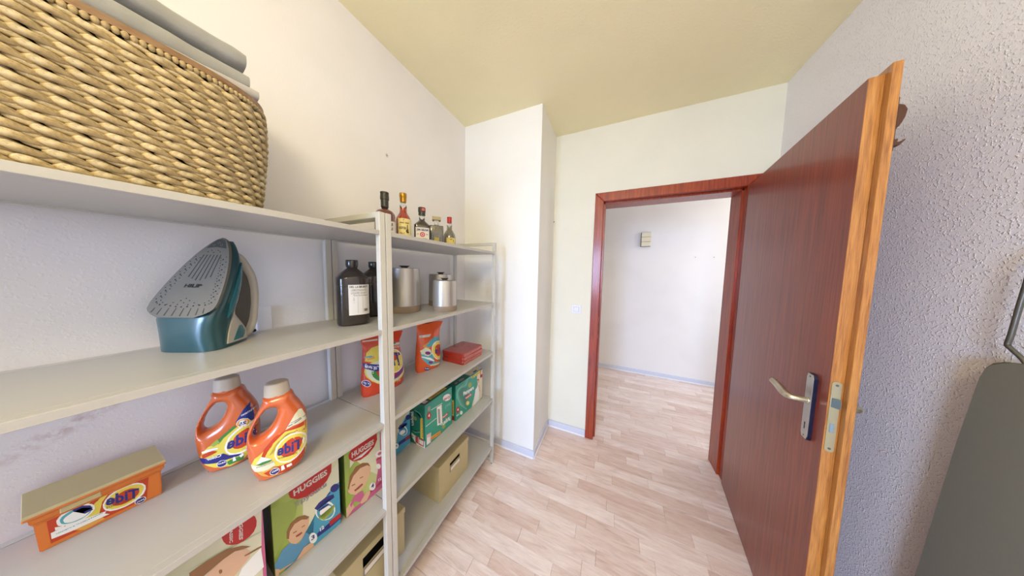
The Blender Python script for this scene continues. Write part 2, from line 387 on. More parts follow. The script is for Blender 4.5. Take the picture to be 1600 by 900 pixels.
for r in range(0, 28):                                  # above the seam and through into the hall
    y0 = 1.561 + W * (r - 1) if r > 0 else 1.5455; y1 = 1.561 + W * r
    if y0 > YH: break
    y1 = min(y1, YH)
    xa, xb = (XL, XR) if y1 < 1.53 else ((XC, XR) if y1 < 2.0 else ((-0.11, 0.8) if y0 < DT - 0.03 else (-0.62, 1.62)))
    cuts = row_cuts([j for j in joints_up.get(r, []) if xa < j < xb], xa, xb)
    for a, b in zip(cuts, cuts[1:]): plank(a, b, y0, y1); np_ += 1
print('planks', np_)
bm = bmesh.new()                                        # the rest of both floors, out of the picture
def strip_rows(x0, x1, ya, yb):
    y = ya
    while y < yb - 0.01:
        cuts = row_cuts([], x0, x1)
        for a, b in zip(cuts, cuts[1:]): box(bm, a + 0.0004, b - 0.0004, y + 0.0004, min(y + W, yb) - 0.0004, -0.0035, 0)
        y += W
strip_rows(XL, XR, YB, yfront); strip_rows(-1.3, -0.62, DT, YH); strip_rows(1.62, 2.4, DT, YH)
o = bmobj('planks_beyond', bm, M_plank, fl); o['kind'] = 'stuff'

# skirting boards: a flat board with a small rounded foot
def skirt(name, segs, label):
    bm = bmesh.new()
    for (x0, x1, y0, y1, ax, sgn) in segs:
        box(bm, x0, x1, y0, y1, 0, 0.062, 0.002)
        if ax == 'y': box(bm, x0, x1, (y0 if sgn < 0 else y1) - 0.006, (y0 if sgn < 0 else y1) + 0.006, 0, 0.014, 0.003, mi=1)
        else: box(bm, (x0 if sgn < 0 else x1) - 0.006, (x0 if sgn < 0 else x1) + 0.006, y0, y1, 0, 0.014, 0.003, mi=1)
    return struct(bmobj(name, bm, [M_base, M_lip]), label, 'skirting')
skirt('baseboard_left', [(XL, XL + 0.01, YB, YC - 0.011, 'x', 1)], 'pale blue-grey skirting along the wall behind the shelves')
skirt('baseboard_column', [(XL + 0.01, XC + 0.004, YC - 0.011, YC, 'y', -1), (XC, XC + 0.010, YC - 0.011, YD - 0.011, 'x', 1)], 'pale skirting wrapped round the foot of the white column')
skirt('baseboard_front', [(XC + 0.010, -0.153, YD - 0.011, YD, 'y', -1)], 'short pale skirting between the column and the door frame')
skirt('baseboard_right', [(XR - 0.01, XR, YB, YD - 0.03, 'x', -1)], 'pale skirting along the wall behind the open door')
skirt('baseboard_hall', [(-1.3, 2.4, YH - 0.011, YH, 'y', -1)], 'pale skirting at the foot of the far hall wall')

# ---------------------------------------------------------------- door frame
fr = struct(empty('trim_1', (0, 0, 0)), 'red-brown mahogany door frame between pantry and hall', 'door frame')
FX0, FX1, JX, JX1, FZ1, FZ0 = -0.1518, -0.0873, 0.761, 0.8255, 2.0, 2.0687
yf = YD - 0.014
def mitre(name, poly):
    bm = bmesh.new(); n = len(poly)
    prism(bm, poly, lambda x, z: (x, YD, z), lambda x, z: (x, yf, z))
    es = [e for e in bm.edges if all(abs(v.co.y - yf) < 1e-6 for v in e.verts)]
    bmesh.ops.bevel(bm, geom=es, offset=0.004, segments=2, profile=0.5, affect='EDGES'); bmobj(name, bm, M_frame, fr)
mitre('casing', [(FX0, 0), (FX1, 0), (FX1, FZ1), (FX0, FZ0)])
mitre('casing', [(JX, 0), (JX1, 0), (JX1, FZ0), (JX, FZ1)])
mitre('head_casing', [(FX0, FZ0), (FX1, FZ1), (JX, FZ1), (JX1, FZ0)])
def lining(name, pts):   # stepped jamb: rebate for the leaf, then the stop
    bm = bmesh.new()
    for b in pts: box(bm, *b, 0.0015)
    bmobj(name, bm, M_frame, fr)
rb = 0.030
lining('jamb', [(FX1 - 0.024, FX1, YD, YD + rb, 0, FZ1), (FX1 - 0.024, FX1 + 0.013, YD + rb, DT + 0.008, 0, FZ1)])
lining('jamb', [(JX, JX + 0.034, YD, YD + rb, 0, FZ1), (JX - 0.013, JX + 0.034, YD + rb, DT + 0.008, 0, FZ1)])
lining('head_jamb', [(FX1, JX, YD, YD + rb, FZ1, FZ1 + 0.024), (FX1, JX, YD + rb, DT + 0.008, FZ1 - 0.013, FZ1 + 0.024)])
bm = bmesh.new(); box(bm, FX0, FX1 + 0.013, DT, DT + 0.014, 0, FZ0, 0.003); box(bm, JX - 0.013, JX1, DT, DT + 0.014, 0, FZ0, 0.003); box(bm, FX1, JX, DT, DT + 0.014, FZ1 - 0.013, FZ0, 0.003)
bmobj('hall_casing', bm, M_frame, fr)
sp = B('strike_plate', FX1, FX1 + 0.0015, YD - 0.008, YD + 0.018, 0.885, 1.066, M_lock, fr, 0.0006)
B('strike_opening', FX1 + 0.0012, FX1 + 0.0022, YD + 0.0, YD + 0.012, 0.985, 1.02, M_black, sp); B('strike_opening', FX1 + 0.0012, FX1 + 0.0022, YD + 0.0, YD + 0.012, 0.925, 0.955, M_black, sp)

# ---------------------------------------------------------------- door leaf: local x from lock edge towards the hinge, local y away from the visible face, z up
phi_d = math.atan2(0.99120651, 0.13232407)
dr = struct(empty('door_1', (0.6309, 1.0106, 0), phi_d), 'open flush mahogany door leaf swung back towards the right wall', 'door')
# rotation gives local x = (0.132,0.991), local y = (-0.991,0.132) : visible face looks along +y, thickness towards -y
LW = 0.888
bm = bmesh.new(); box(bm, 0.0012, LW, -0.0275, 0.0, 0.0075, 1.9885, 0.0006); box(bm, -0.019, LW + 0.0, -0.0445, -0.0275, 0.0075, 2.003, 0.0008)
bm.faces.ensure_lookup_table()
for f in bm.faces:
    c = f.calc_center_median(); n = f.normal
    f.material_index = 1 if (abs(n.x) > 0.5 and c.x < 0.02) or (c.y < -0.0272 and n.y > 0.5) or n.z > 0.5 else 0
me = bpy.data.meshes.new('leaf'); bm.to_mesh(me); bm.free(); me.materials.append(M_leaf); me.materials.append(M_leafedge); leaf = link('leaf', me, dr)
# lock case face plate with latch and bolt, on the edge
def plate_yz(name, x0, x1, y0, y1, z0, z1, m, par, r=0.006):
    bm = bmesh.new(); P = []
    for (cy, cz, a0) in ((y1 - r, z1 - r, 0), (y0 + r, z1 - r, 90), (y0 + r, z0 + r, 180), (y1 - r, z0 + r, 270)):
        for i in range(6): a = R(a0 + 18 * i); P.append((cy + r * math.cos(a), cz + r * math.sin(a)))
    prism(bm, P, lambda y, z: (x0, y, z), lambda y, z: (x1, y, z)); return bmobj(name, bm, m, par)
lk = plate_yz('lock_plate', -0.0012, 0.004, -0.0225, -0.0035, 0.882, 1.108, M_lock, dr, 0.008)
bm = bmesh.new(); prism(bm, [(-0.0012, -0.0190), (-0.0012, -0.0060), (-0.0135, -0.0190)], lambda x, y: (x, y, 1.027), lambda x, y: (x, y, 1.056)); bmobj('latch_bolt', bm, M_bolt, lk)
B('dead_bolt', -0.0022, 0.0, -0.0165, -0.0085, 0.946, 0.974, M_bolt, lk, 0.0004)
for z in (0.893, 1.097):
    bm = bmesh.new(); lathe(bm, [(0.0035, 0), (0.0035, 0.0006), (0.0015, 0.0007)], 12); s_ = bmobj('screw', bm, M_wire, lk); s_.location = (-0.0013, -0.013, z); s_.rotation_euler = (0, R(-90), 0)
# escutcheon plates and levers, one each side
def lever_side(sg, label=None):
    y0 = 0.0 if sg > 0 else -0.0445
    e = bmesh.new(); P = [(0.053, 0.885), (0.059, 0.872), (0.085, 0.872), (0.091, 0.885), (0.091, 1.088), (0.085, 1.101), (0.059, 1.101), (0.053, 1.088)]
    prism(e, P, lambda x, z: (x, y0, z), lambda x, z: (x, y0 + sg * 0.009, z)); p = bmobj('escutcheon', e, M_plateedge, dr)
    e = bmesh.new(); Q = [(0.072 + (x - 0.072) * 0.9, 0.9865 + (z - 0.9865) * 0.985) for x, z in P]
    prism(e, Q, lambda x, z: (x, y0 + sg * 0.009, z), lambda x, z: (x, y0 + sg * 0.0105, z)); bmobj('face_plate', e, M_plate, p)
    e = bmesh.new(); prism(e, [(0.0700, 0.905), (0.0740, 0.905), (0.0735, 0.921), (0.0748, 0.926), (0.0720, 0.930), (0.0692, 0.926), (0.0705, 0.921)], lambda x, z: (x, y0 + sg * 0.0104, z), lambda x, z: (x, y0 + sg * 0.0112, z)); bmobj('keyhole', e, M_black, p)
    for z in (0.882, 1.091):
        e = bmesh.new(); lathe(e, [(0.003, 0), (0.003, 0.0008), (0.001, 0.001)], 10); s_ = bmobj('screw', e, M_wire, p); s_.location = (0.072, y0 + sg * 0.0105, z); s_.rotation_euler = (R(-90 * sg), 0, 0)
    e = bmesh.new(); pts = [(0.072, y0 + sg * d, 1.006) for d in (0.009, 0.02, 0.034)] + [(0.074, y0 + sg * 0.046, 1.006), (0.082, y0 + sg * 0.052, 1.006), (0.098, y0 + sg * 0.053, 1.006), (0.125, y0 + sg * 0.052, 1.008), (0.155, y0 + sg * 0.050, 1.010), (0.182, y0 + sg * 0.051, 1.013), (0.194, y0 + sg * 0.054, 1.015)]
    tube(e, catmull(pts, 4, False), [0.0095] * 12 + [0.0095 + 0.003 * math.sin(math.pi * i / 25) for i in range(25)], 14); lv = bmobj('lever', e, M_metal, dr, True)
    e = bmesh.new(); lathe(e, [(0.011, 0), (0.011, 0.004), (0.009, 0.005)], 20); c_ = bmobj('collar', e, M_metal, lv, True); c_.location = (0.072, y0 + sg * 0.009, 1.006); c_.rotation_euler = (R(-90 * sg), 0, 0)
lever_side(1); lever_side(-1)
for z in (0.25, 1.75):
    bm = bmesh.new(); lathe(bm, [(0.007, 0), (0.007, 0.09), (0.004, 0.094)], 14); h_ = bmobj('hinge', bm, M_lock, dr, True); h_.location = (LW + 0.007, -0.036, z)

# coat hook on the room side of the leaf (its prongs peep out past the lock edge)
hk = tag(empty('coat_hook', (0.6309, 1.0106, 0), phi_d), 'brown double-pronged coat hook fixed high on the far side of the open door', 'hook')
hk.location = (0.6309 - (-0.0445) * 0.9912, 1.0106 + (-0.0445) * 0.1323, 0)
def profile_x(name, poly, x0, x1, m, par, bev=0.001):
    bm = bmesh.new(); prism(bm, poly, lambda y, z: (x0, y, z), lambda y, z: (x1, y, z))
    bmesh.ops.bevel(bm, geom=bm.edges[:], offset=bev, segments=1, affect='EDGES', clamp_overlap=True); return bmobj(name, bm, m, par)
profile_x('back_plate', [(0, 1.772), (-0.004, 1.772), (-0.004, 1.912), (0, 1.912)], -0.014, 0.016, M_hookbrown, hk)
profile_x('upper_prong', [(-0.004, 1.897), (-0.015, 1.891), (-0.0205, 1.878), (-0.0185, 1.860), (-0.014, 1.845), (-0.009, 1.838), (-0.004, 1.824)], -0.010, 0.012, M_hookbrown, hk, 0.0015)
profile_x('lower_prong', [(-0.004, 1.806), (-0.014, 1.806), (-0.011, 1.797), (-0.016, 1.796), (-0.024, 1.803), (-0.0255, 1.801), (-0.017, 1.788), (-0.004, 1.789)], -0.006, 0.008, M_hookbrown, hk, 0.0008)

# ---------------------------------------------------------------- small things on the walls
e = tag(empty('light_switch', (-0.268, YD, 1.118)), 'square white rocker light switch left of the door frame', 'light switch')
B('frame_plate', -0.040, 0.040, -0.008, 0, -0.0355, 0.0355, M_switch, e, 0.003, 2); B('shadow_gap', -0.0235, 0.0235, -0.0086, -0.006, -0.0205, 0.0205, M_swgap, e); B('rocker', -0.0222, 0.0222, -0.0125, -0.006, -0.019, 0.019, M_switch, e, 0.002, 2)
e = tag(empty('wall_tile_box', (0.398, YH, 1.908)), 'small cream box of three stacked tiles on the far hall wall', 'wall box')
B('backing', -0.058, 0.058, -0.030, 0, -0.098, 0.094, plain('dark_box_side', 96, 92, 74, 0.6), e)
for i in range(3): B('tile', -0.054, 0.060, -0.042, -0.030, -0.094 + 0.063 * i, -0.094 + 0.063 * i + 0.060, M_cream, e, 0.003)
for x, z, y, lb in ((0.9593, 1.6596, YH, 'left nail of the pair in the far hall wall'), (1.1448, 1.6576, YH, 'right nail of the pair in the far hall wall'), (-0.484, 1.8701, YD, 'small dark nail high in the corner left of the door frame')):
    bm = bmesh.new(); lathe(bm, [(0.0012, 0), (0.0012, 0.010), (0.0045, 0.010), (0.0045, 0.012)], 10); n_ = bmobj('nail', bm, M_wire); n_.location = (x if y == YH else x + 0.0, y, z); n_.rotation_euler = (R(90), 0, 0); tag(n_, lb, 'nail')
bm = bmesh.new(); box(bm, XL, XL + 0.008, 0.322, 0.363, 1.190, 1.288, 0.003, 2); tag(bmobj('painted_cover_plate', bm, M_wall_l), 'painted-over cover plate on the wall behind the iron', 'cover plate')

# ceiling lamps (both out of the picture)
def lamp(name, x, y, watt, col, label):
    e = tag(empty(name, (x, y, H)), label, 'lamp')
    bm = bmesh.new(); lathe(bm, [(0.05, 0), (0.05, -0.02), (0.02, -0.03)], 24); bmobj('canopy', bm, M_whitewood, e, True)
    g = mat(name + '_opal', (1, 0.92, 0.75, 1), 0.4); g.node_tree.nodes['Principled BSDF'].inputs['Emission Color'].default_value = (*col, 1); g.node_tree.nodes['Principled BSDF'].inputs['Emission Strength'].default_value = 2.0
    bm = bmesh.new(); lathe(bm, [(0.09 * math.sin(R(a)), -0.10 - 0.07 * math.cos(R(a))) for a in (30, 50, 70, 90, 110, 130, 150, 175)], 24); bmobj('globe', bm, g, e, True)
    l = bpy.data.lights.new('lamp_light', 'POINT'); l.energy = watt; l.color = col; l.shadow_soft_size = 0.2; o = bpy.data.objects.new('lamp_light', l); C.objects.link(o); o.parent = e; o.location = (0, 0, -0.26)
lamp('pantry_ceiling_lamp', 0.15, -0.70, 46, (1.0, 0.87, 0.58), 'opal globe lamp on the pantry ceiling')
lamp('hall_ceiling_lamp', 1.6, 2.85, 5, (1.0, 0.86, 0.66), 'opal globe lamp on the hall ceiling')

# artwork of the printed packs: polygons and lines of text in millimetres on each face
def ell_(cx, cy, rx, ry, n=18): return [(cx + rx * math.cos(2 * math.pi * i / n), cy + ry * math.sin(2 * math.pi * i / n)) for i in range(n)]
LAY={
'h2':[('lime', [(-6, 226), (60, 206), (51, 153), (24, 111), (-2, 59), (-6, 28)]),
  ('pale', [(70, 201), (170, 232), (169, 157), (140, 151), (95, 107), (86, 51), (66, 93)]),
  ('blue', [(169, 160), (150, 160), (131, 144), (103, 114), (91, 86), (87, 30), (63, 7), (17, -2), (7, -46), (170, -7)]),
  ('white', [(148, 90), (152, 76), (152, 63), (148, 54), (142, 49), (134, 51), (124, 57), (115, 67), (107, 80), (101, 95), (98, 109), (98, 120), (101, 129), (107, 134), (115, 133), (124, 128), (134, 118), (142, 105)]),
  ('blue', [(145, 88), (148, 76), (148, 65), (145, 57), (139, 54), (132, 55), (124, 60), (116, 69), (109, 80), (104, 92), (102, 104), (102, 114), (105, 121), (110, 125), (116, 125), (124, 120), (132, 112), (139, 101)]),
  ('navy', [(103, 116), (114, 125), (133, 126), (151, 116), (149, 130), (129, 140), (108, 138), (96, 129)]),
  ('white', [(141, 90), (143, 83), (142, 78), (139, 74), (134, 72), (129, 73), (123, 75), (117, 80), (113, 86), (110, 93), (109, 99), (110, 105), (112, 109), (117, 110), (122, 110), (128, 107), (133, 103), (138, 97)]),
  ('lime', [(105, 83), (121, 61), (143, 66), (152, 85), (148, 91), (139, 74), (120, 69), (106, 88)]),
  ('navy', [(108, 107), (121, 106), (135, 103), (133, 110), (119, 114), (105, 114)]),
  ('navy', [(165, 151), (167, 146), (166, 141), (164, 137), (161, 135), (157, 134), (153, 135), (148, 138), (144, 143), (142, 148), (140, 153), (141, 158), (142, 162), (145, 164), (149, 165), (154, 164), (158, 161), (162, 157)]),
  ('navy', [(138, 149), (130, 143), (132, 139), (141, 144)]),
  ('navy', [(92, 85), (88, 49), (89, 47), (93, 83)]),
  ('navy', [(100, 36), (136, 38), (170, 40), (169, 19), (135, 17), (100, 21)]),
  ('red', [(134, 43), (170, 41), (170, 24), (135, 23)]),
  ('t', 'white', '12', (108, 34), (119, 34), (107, 47)),
  ('shirt', [(-4, 39), (4, 52), (17, 73), (35, 77), (54, 52), (72, 71), (84, 48), (78, 25), (64, 27), (49, 9), (20, 8), (10, 21)]),
  ('skin', [(-4, 38), (10, 21), (7, 1), (-4, 16)]),
  ('skin', [(65, 25), (87, 22), (91, -1), (62, 0), (20, 8), (9, 10), (8, 18), (46, 4)]),
  ('skin', [(30, 95), (29, 120), (38, 138), (54, 142), (71, 132), (82, 111), (80, 88), (71, 73), (61, 59), (48, 58), (37, 73)]),
  ('hair', [(28, 99), (29, 120), (38, 138), (54, 142), (71, 132), (82, 115), (77, 111), (64, 124), (47, 127), (36, 114), (33, 92)]),
  ('hair', [(43, 99), (51, 97), (51, 101), (42, 103)]),
  ('hair', [(63, 97), (71, 96), (70, 100), (62, 100)]),
  ('lip', [(49, 80), (56, 77), (64, 78), (62, 84), (55, 82), (48, 86)]),
  ('red', [(38, 234), (41, 220), (57, 200), (84, 185), (109, 182), (133, 197), (145, 218), (147, 250), (104, 255), (62, 254), (40, 247)]),
  ('t', 'silver', 'HUGGIES', (49, 218), (134, 218), (48, 237)),
  ('t', 'grey', 'Трусики', (51, 179), (131, 179), (50, 194)),
  ('white', [(99, 19), (97, 14), (94, 12), (91, 12), (87, 15), (84, 19), (81, 26), (80, 33), (79, 40), (79, 46), (81, 50), (83, 53), (87, 53), (90, 50), (93, 46), (96, 39), (98, 32), (99, 25)]),
  ('t', 'navy', '3', (84, 28), (93, 27), (84, 43))],
'h3':[('lime', [(-4, 243), (19, 243), (12, 146), (-5, 45), (-11, 33)]),
  ('pale', [(19, 243), (144, 251), (139, 47), (75, 131), (37, 203), (17, 186)]),
  ('pink', [(126, 252), (144, 256), (138, 7), (71, 4), (-3, 2), (-6, 19), (31, 18), (80, 20), (105, 47), (115, 98), (109, 147), (126, 169)]),
  ('white', [(138, 164), (139, 158), (139, 153), (137, 149), (133, 147), (128, 147), (122, 149), (117, 153), (112, 157), (109, 163), (108, 169), (108, 174), (110, 177), (114, 179), (119, 180), (124, 178), (130, 174), (134, 169)]),
  ('pink', [(133, 164), (133, 162), (133, 160), (131, 158), (129, 157), (126, 157), (123, 158), (120, 159), (118, 162), (116, 164), (116, 166), (116, 168), (118, 170), (120, 171), (123, 171), (126, 170), (129, 169), (131, 167)]),
  ('white', [(127, 106), (126, 102), (124, 100), (122, 99), (119, 100), (116, 103), (113, 106), (111, 111), (109, 116), (109, 120), (109, 124), (111, 126), (113, 127), (116, 126), (119, 123), (122, 120), (125, 115), (126, 110)]),
  ('rose', [(111, 143), (143, 138), (140, 146), (108, 151)]),
  ('rose', [(74, 23), (109, 30), (141, 32), (137, 42), (104, 40), (70, 32)]),
  ('t', 'white', '12', (116, 49), (127, 47), (115, 60)),
  ('skin', [(-8, 16), (-2, 37), (17, 55), (28, 22), (12, 10), (1, 3)]),
  ('skin', [(47, 22), (72, 46), (85, 30), (71, 8), (51, 11)]),
  ('pink', [(13, 45), (29, 67), (56, 61), (62, 37), (47, 22), (28, 45), (16, 31)]),
  ('skin', [(9, 99), (8, 123), (16, 156), (36, 176), (59, 171), (79, 155), (89, 128), (82, 100), (61, 71), (33, 66), (16, 84)]),
  ('hair', [(8, 118), (16, 156), (36, 176), (59, 174), (79, 158), (87, 137), (75, 152), (51, 159), (27, 147), (16, 125), (11, 102)]),
  ('hair', [(21, 111), (33, 108), (31, 113), (20, 116)]),
  ('hair', [(49, 118), (60, 115), (59, 119), (47, 122)]),
  ('lip', [(31, 81), (45, 81), (59, 85), (55, 93), (41, 89), (28, 89)]),
  ('red', [(14, 238), (15, 224), (29, 203), (52, 191), (80, 193), (104, 209), (115, 231), (114, 258), (70, 257), (23, 253)]),
  ('t', 'silver', 'HUGGIES', (24, 221), (102, 221), (24, 242)),
  ('white', [(30, 207), (57, 200), (94, 213), (93, 216), (55, 203), (29, 210)]),
  ('white', [(103, 33), (100, 30), (97, 29), (93, 30), (89, 33), (85, 38), (82, 43), (81, 50), (81, 55), (82, 60), (85, 63), (88, 64), (92, 64), (96, 61), (100, 56), (102, 50), (104, 44), (104, 38)]),
  ('t', 'navy', '4', (87, 42), (98, 42), (87, 60))],
'h1':[('pink', [(167, 283), (171, 289), (170, 4), (160, 18), (161, 145)]),
  ('plank', [(46, 226), (99, 217), (163, 196), (162, 200), (99, 220), (45, 229)]),
  ('red', [(154, 251), (156, 237), (155, 223), (150, 212), (142, 206), (132, 205), (122, 208), (113, 216), (105, 227), (101, 240), (99, 253), (100, 266), (104, 276), (111, 282), (120, 285), (130, 282), (140, 276), (148, 265)]),
  ('t', 'silver', 'HUGGIES', (128, 283), (125, 216), (134, 278)),
  ('t', 'silver', 'CLASSIC', (112, 273), (110, 224), (117, 271)),
  ('hair', [(52, 218), (76, 219), (105, 214), (129, 195), (143, 177), (135, 181), (117, 194), (98, 194), (75, 188), (58, 182), (52, 200)]),
  ('skin', [(75, 186), (98, 194), (117, 194), (135, 179), (142, 164), (140, 150), (128, 141), (113, 129), (106, 116), (69, 167)]),
  ('hair', [(96, 164), (95, 162), (94, 162), (93, 162), (92, 163), (92, 165), (91, 167), (91, 169), (91, 171), (91, 173), (92, 174), (92, 174), (93, 174), (94, 173), (95, 171), (96, 169), (96, 167), (96, 165)]),
  ('hair', [(132, 161), (143, 157), (162, 152), (161, 157), (142, 161), (131, 165)]),
  ('white', [(144, 145), (160, 152), (163, 91), (145, 87), (124, 91), (113, 106), (126, 134)])],
'h4':[('blue', [(170, 175), (138, 164), (100, 126), (92, 102), (84, 40), (74, -1), (170, 6)]),
  ('navy', [(166, 160), (169, 155), (170, 150), (170, 145), (167, 142), (163, 140), (158, 140), (153, 142), (148, 146), (144, 150), (141, 155), (140, 160), (141, 165), (143, 168), (147, 170), (152, 170), (157, 168), (162, 164)]),
  ('navy', [(134, 140), (149, 146), (144, 152), (130, 146)]),
  ('white', [(146, 102), (150, 90), (150, 80), (147, 73), (141, 70), (133, 71), (123, 77), (114, 86), (105, 97), (99, 109), (95, 121), (95, 130), (98, 137), (103, 140), (111, 139), (120, 134), (130, 126), (139, 114)]),
  ('blue', [(142, 100), (145, 90), (145, 82), (143, 76), (138, 74), (131, 75), (123, 80), (115, 87), (108, 96), (102, 106), (99, 116), (99, 124), (102, 129), (106, 132), (113, 131), (121, 127), (129, 120), (136, 110)]),
  ('navy', [(104, 122), (114, 132), (134, 128), (149, 118), (149, 128), (131, 139), (107, 144), (95, 133)]),
  ('white', [(136, 94), (137, 90), (136, 87), (133, 85), (128, 84), (123, 85), (118, 87), (112, 91), (108, 95), (106, 99), (105, 103), (106, 106), (109, 108), (113, 109), (118, 108), (124, 106), (129, 103), (133, 99)]),
  ('navy', [(109, 115), (133, 113), (130, 119), (106, 121)]),
  ('navy', [(96, 60), (168, 54), (167, 34), (98, 42)]),
  ('red', [(136, 53), (168, 51), (167, 39), (136, 41)]),
  ('skin', [(74, 128), (82, 119), (76, 103), (73, 106)]),
  ('white', [(96, 39), (95, 35), (92, 33), (88, 33), (84, 35), (80, 39), (77, 43), (75, 49), (74, 54), (74, 59), (76, 62), (79, 64), (82, 64), (86, 62), (90, 59), (93, 54), (96, 49), (97, 43)]),
  ('t', 'navy', '3', (82, 46), (89, 45), (81, 56))],
'p1f':[('white', [(43, 182), (127, 174), (125, 177), (41, 185)]),
  ('white', [(5, 115), (83, 114), (81, 117), (4, 118)]),
  ('white', [(83, 173), (120, 171), (126, 58), (87, 66)]),
  ('grey', [(90, 161), (95, 75), (111, 65), (106, 152)]),
  ('white', [(194, 187), (197, 179), (197, 172), (192, 167), (184, 164), (174, 165), (162, 168), (151, 174), (142, 181), (135, 189), (132, 197), (132, 204), (136, 208), (144, 211), (154, 211), (165, 208), (177, 203), (187, 195)]),
  ('t', 'rose', '84+20', (139, 179), (194, 172), (138, 196)),
  ('t', 'mint', '(104)', (149, 132), (196, 128), (148, 149)),
  ('red', [(41, 151), (38, 145), (35, 142), (30, 141), (25, 142), (20, 146), (16, 151), (14, 158), (13, 165), (14, 172), (16, 177), (20, 181), (24, 182), (30, 181), (34, 177), (38, 172), (41, 165), (42, 158)]),
  ('t', 'white', '4', (21, 155), (33, 154), (20, 173)),
  ('grey', [(18, 213), (36, 210), (36, 185), (18, 189)]),
  ('red', [(125, 97), (171, 96), (174, 75), (128, 79)]),
  ('t', 'white', 'PANTS', (129, 83), (168, 82), (128, 93)),
  ('t', 'white', 'Pampers', (191, 59), (125, 58), (194, 31)),
  ('lime', [(146, 18), (142, 17), (138, 17), (133, 19), (128, 22), (124, 26), (122, 30), (122, 34), (123, 38), (126, 41), (130, 42), (134, 42), (139, 40), (144, 37), (148, 33), (150, 29), (150, 25), (149, 21)]),
  ('t', 'white', '4', (110, 52), (121, 50), (109, 64)),
  ('orange', [(34, 38), (110, 24), (111, 5), (35, 18)]),
  ('t', 'rose', 'GIANT PACK', (39, 20), (108, 10), (39, 29)),
  ('pinkw', [(9, 68), (40, 62), (38, 7), (8, 11)]),
  ('white', [(10, 52), (31, 43), (31, 12), (10, 15)])],
'p1s':[('mint', [(-75, 185), (-37, 177), (-21, 152), (-15, 156), (-32, 181), (-71, 190)]),
  ('white', [(-97, 57), (-76, 49), (-1, 39), (-1, -1), (-50, -6), (-95, 32)]),
  ('yellow', [(-31, 155), (-15, 160), (-12, 46), (-33, 48)]),
  ('t', 'rose', 'GIANT PACK', (-25, 152), (-22, 52), (-15, 155)),
  ('t', 'white', 'pampers', (-95, 171), (-94, 94), (-80, 178)),
  ('lime', [(-59, 149), (-57, 145), (-57, 141), (-59, 138), (-61, 135), (-64, 133), (-67, 133), (-71, 133), (-74, 135), (-76, 139), (-78, 142), (-78, 146), (-76, 150), (-74, 153), (-71, 154), (-68, 155), (-64, 154), (-61, 152)]),
  ('mint', [(-94, 67), (-70, 64), (-36, 76), (-36, 80), (-68, 69), (-91, 71)]),
  ('rose', [(-68, 46), (-49, 48), (-50, 9), (-69, 10)]),
  ('rose', [(-46, 44), (-7, 42), (-9, 6), (-47, 8)]),
  ('white', [(-42, 38), (-12, 36), (-14, 12), (-42, 15)]),
  ('lime', [(-95, 42), (-83, 41), (-83, 34), (-95, 32)])],
'p2f':[('cream', [(217, 192), (283, 227), (304, 219), (307, 11), (161, -8), (165, 17), (191, 64), (227, 131)]),
  ('mint', [(107, 222), (92, 180), (48, 202), (12, 192), (9, 147), (39, 84), (102, 16), (110, 19), (48, 84), (20, 143), (23, 184), (53, 193), (102, 170), (119, 214)]),
  ('mint', [(115, 215), (156, 215), (198, 192), (200, 196), (154, 222), (111, 221)]),
  ('lime', [(158, 155), (155, 150), (151, 147), (144, 146), (138, 148), (132, 152), (126, 157), (123, 163), (121, 170), (122, 176), (124, 181), (129, 185), (135, 186), (142, 184), (148, 181), (153, 175), (157, 169), (159, 162)]),
  ('t', 'white', 'Pampers', (74, 125), (182, 119), (71, 152)),
  ('red', [(94, 112), (156, 104), (157, 84), (95, 88)]),
  ('t', 'white', 'PANTS', (98, 92), (154, 89), (96, 103)),
  ('yellow', [(133, 40), (129, 38), (123, 37), (117, 38), (110, 41), (105, 46), (100, 51), (97, 57), (97, 63), (99, 67), (103, 70), (108, 71), (114, 70), (121, 67), (127, 62), (132, 56), (134, 50), (135, 45)]),
  ('cream', [(125, 47), (123, 45), (120, 44), (116, 45), (112, 46), (109, 49), (107, 52), (105, 55), (105, 59), (106, 61), (109, 63), (112, 63), (115, 63), (119, 61), (122, 59), (125, 56), (126, 52), (126, 49)]),
  ('red', [(35, 53), (32, 47), (28, 44), (23, 43), (17, 44), (11, 48), (7, 54), (4, 61), (3, 68), (4, 75), (6, 80), (11, 83), (16, 85), (22, 83), (27, 79), (32, 74), (35, 67), (36, 60)]),
  ('t', 'white', '4', (13, 58), (26, 56), (12, 74)),
  ('white', [(65, 16), (63, 13), (59, 11), (55, 11), (50, 13), (46, 16), (42, 21), (39, 26), (38, 31), (38, 35), (40, 38), (43, 40), (47, 40), (52, 39), (57, 35), (61, 31), (64, 26), (65, 21)]),
  ('t', 'white', 'MEGA', (7, 27), (32, 24), (7, 37)),
  ('yellow', [(153, 214), (254, 222), (254, 199), (153, 202)]),
  ('t', 'brown', 'MEGA PACK', (159, 204), (250, 206), (158, 211)),
  ('skin', [(246, 145), (245, 141), (243, 138), (239, 136), (235, 137), (230, 139), (226, 142), (222, 147), (220, 152), (219, 157), (220, 161), (222, 164), (226, 166), (230, 166), (234, 164), (239, 160), (242, 156), (245, 150)]),
  ('white', [(200, 105), (232, 117), (246, 82), (243, 15), (201, 3), (178, 4)]),
  ('hair', [(245, 156), (244, 154), (242, 154), (238, 154), (234, 155), (230, 157), (226, 159), (223, 162), (221, 165), (220, 167), (221, 169), (223, 169), (226, 169), (230, 168), (234, 166), (238, 164), (242, 161), (244, 158)]),
  ('skin', [(239, 119), (244, 71), (253, 67), (249, 115)]),
  ('red', [(256, 221), (293, 223), (294, 159), (257, 163)]),
  ('cream', [(262, 216), (288, 218), (289, 184), (262, 184)])],
'tb':[('tred', [(10, 53), (11, 72), (31, 76), (116, 60), (111, 8), (11, 9)]),
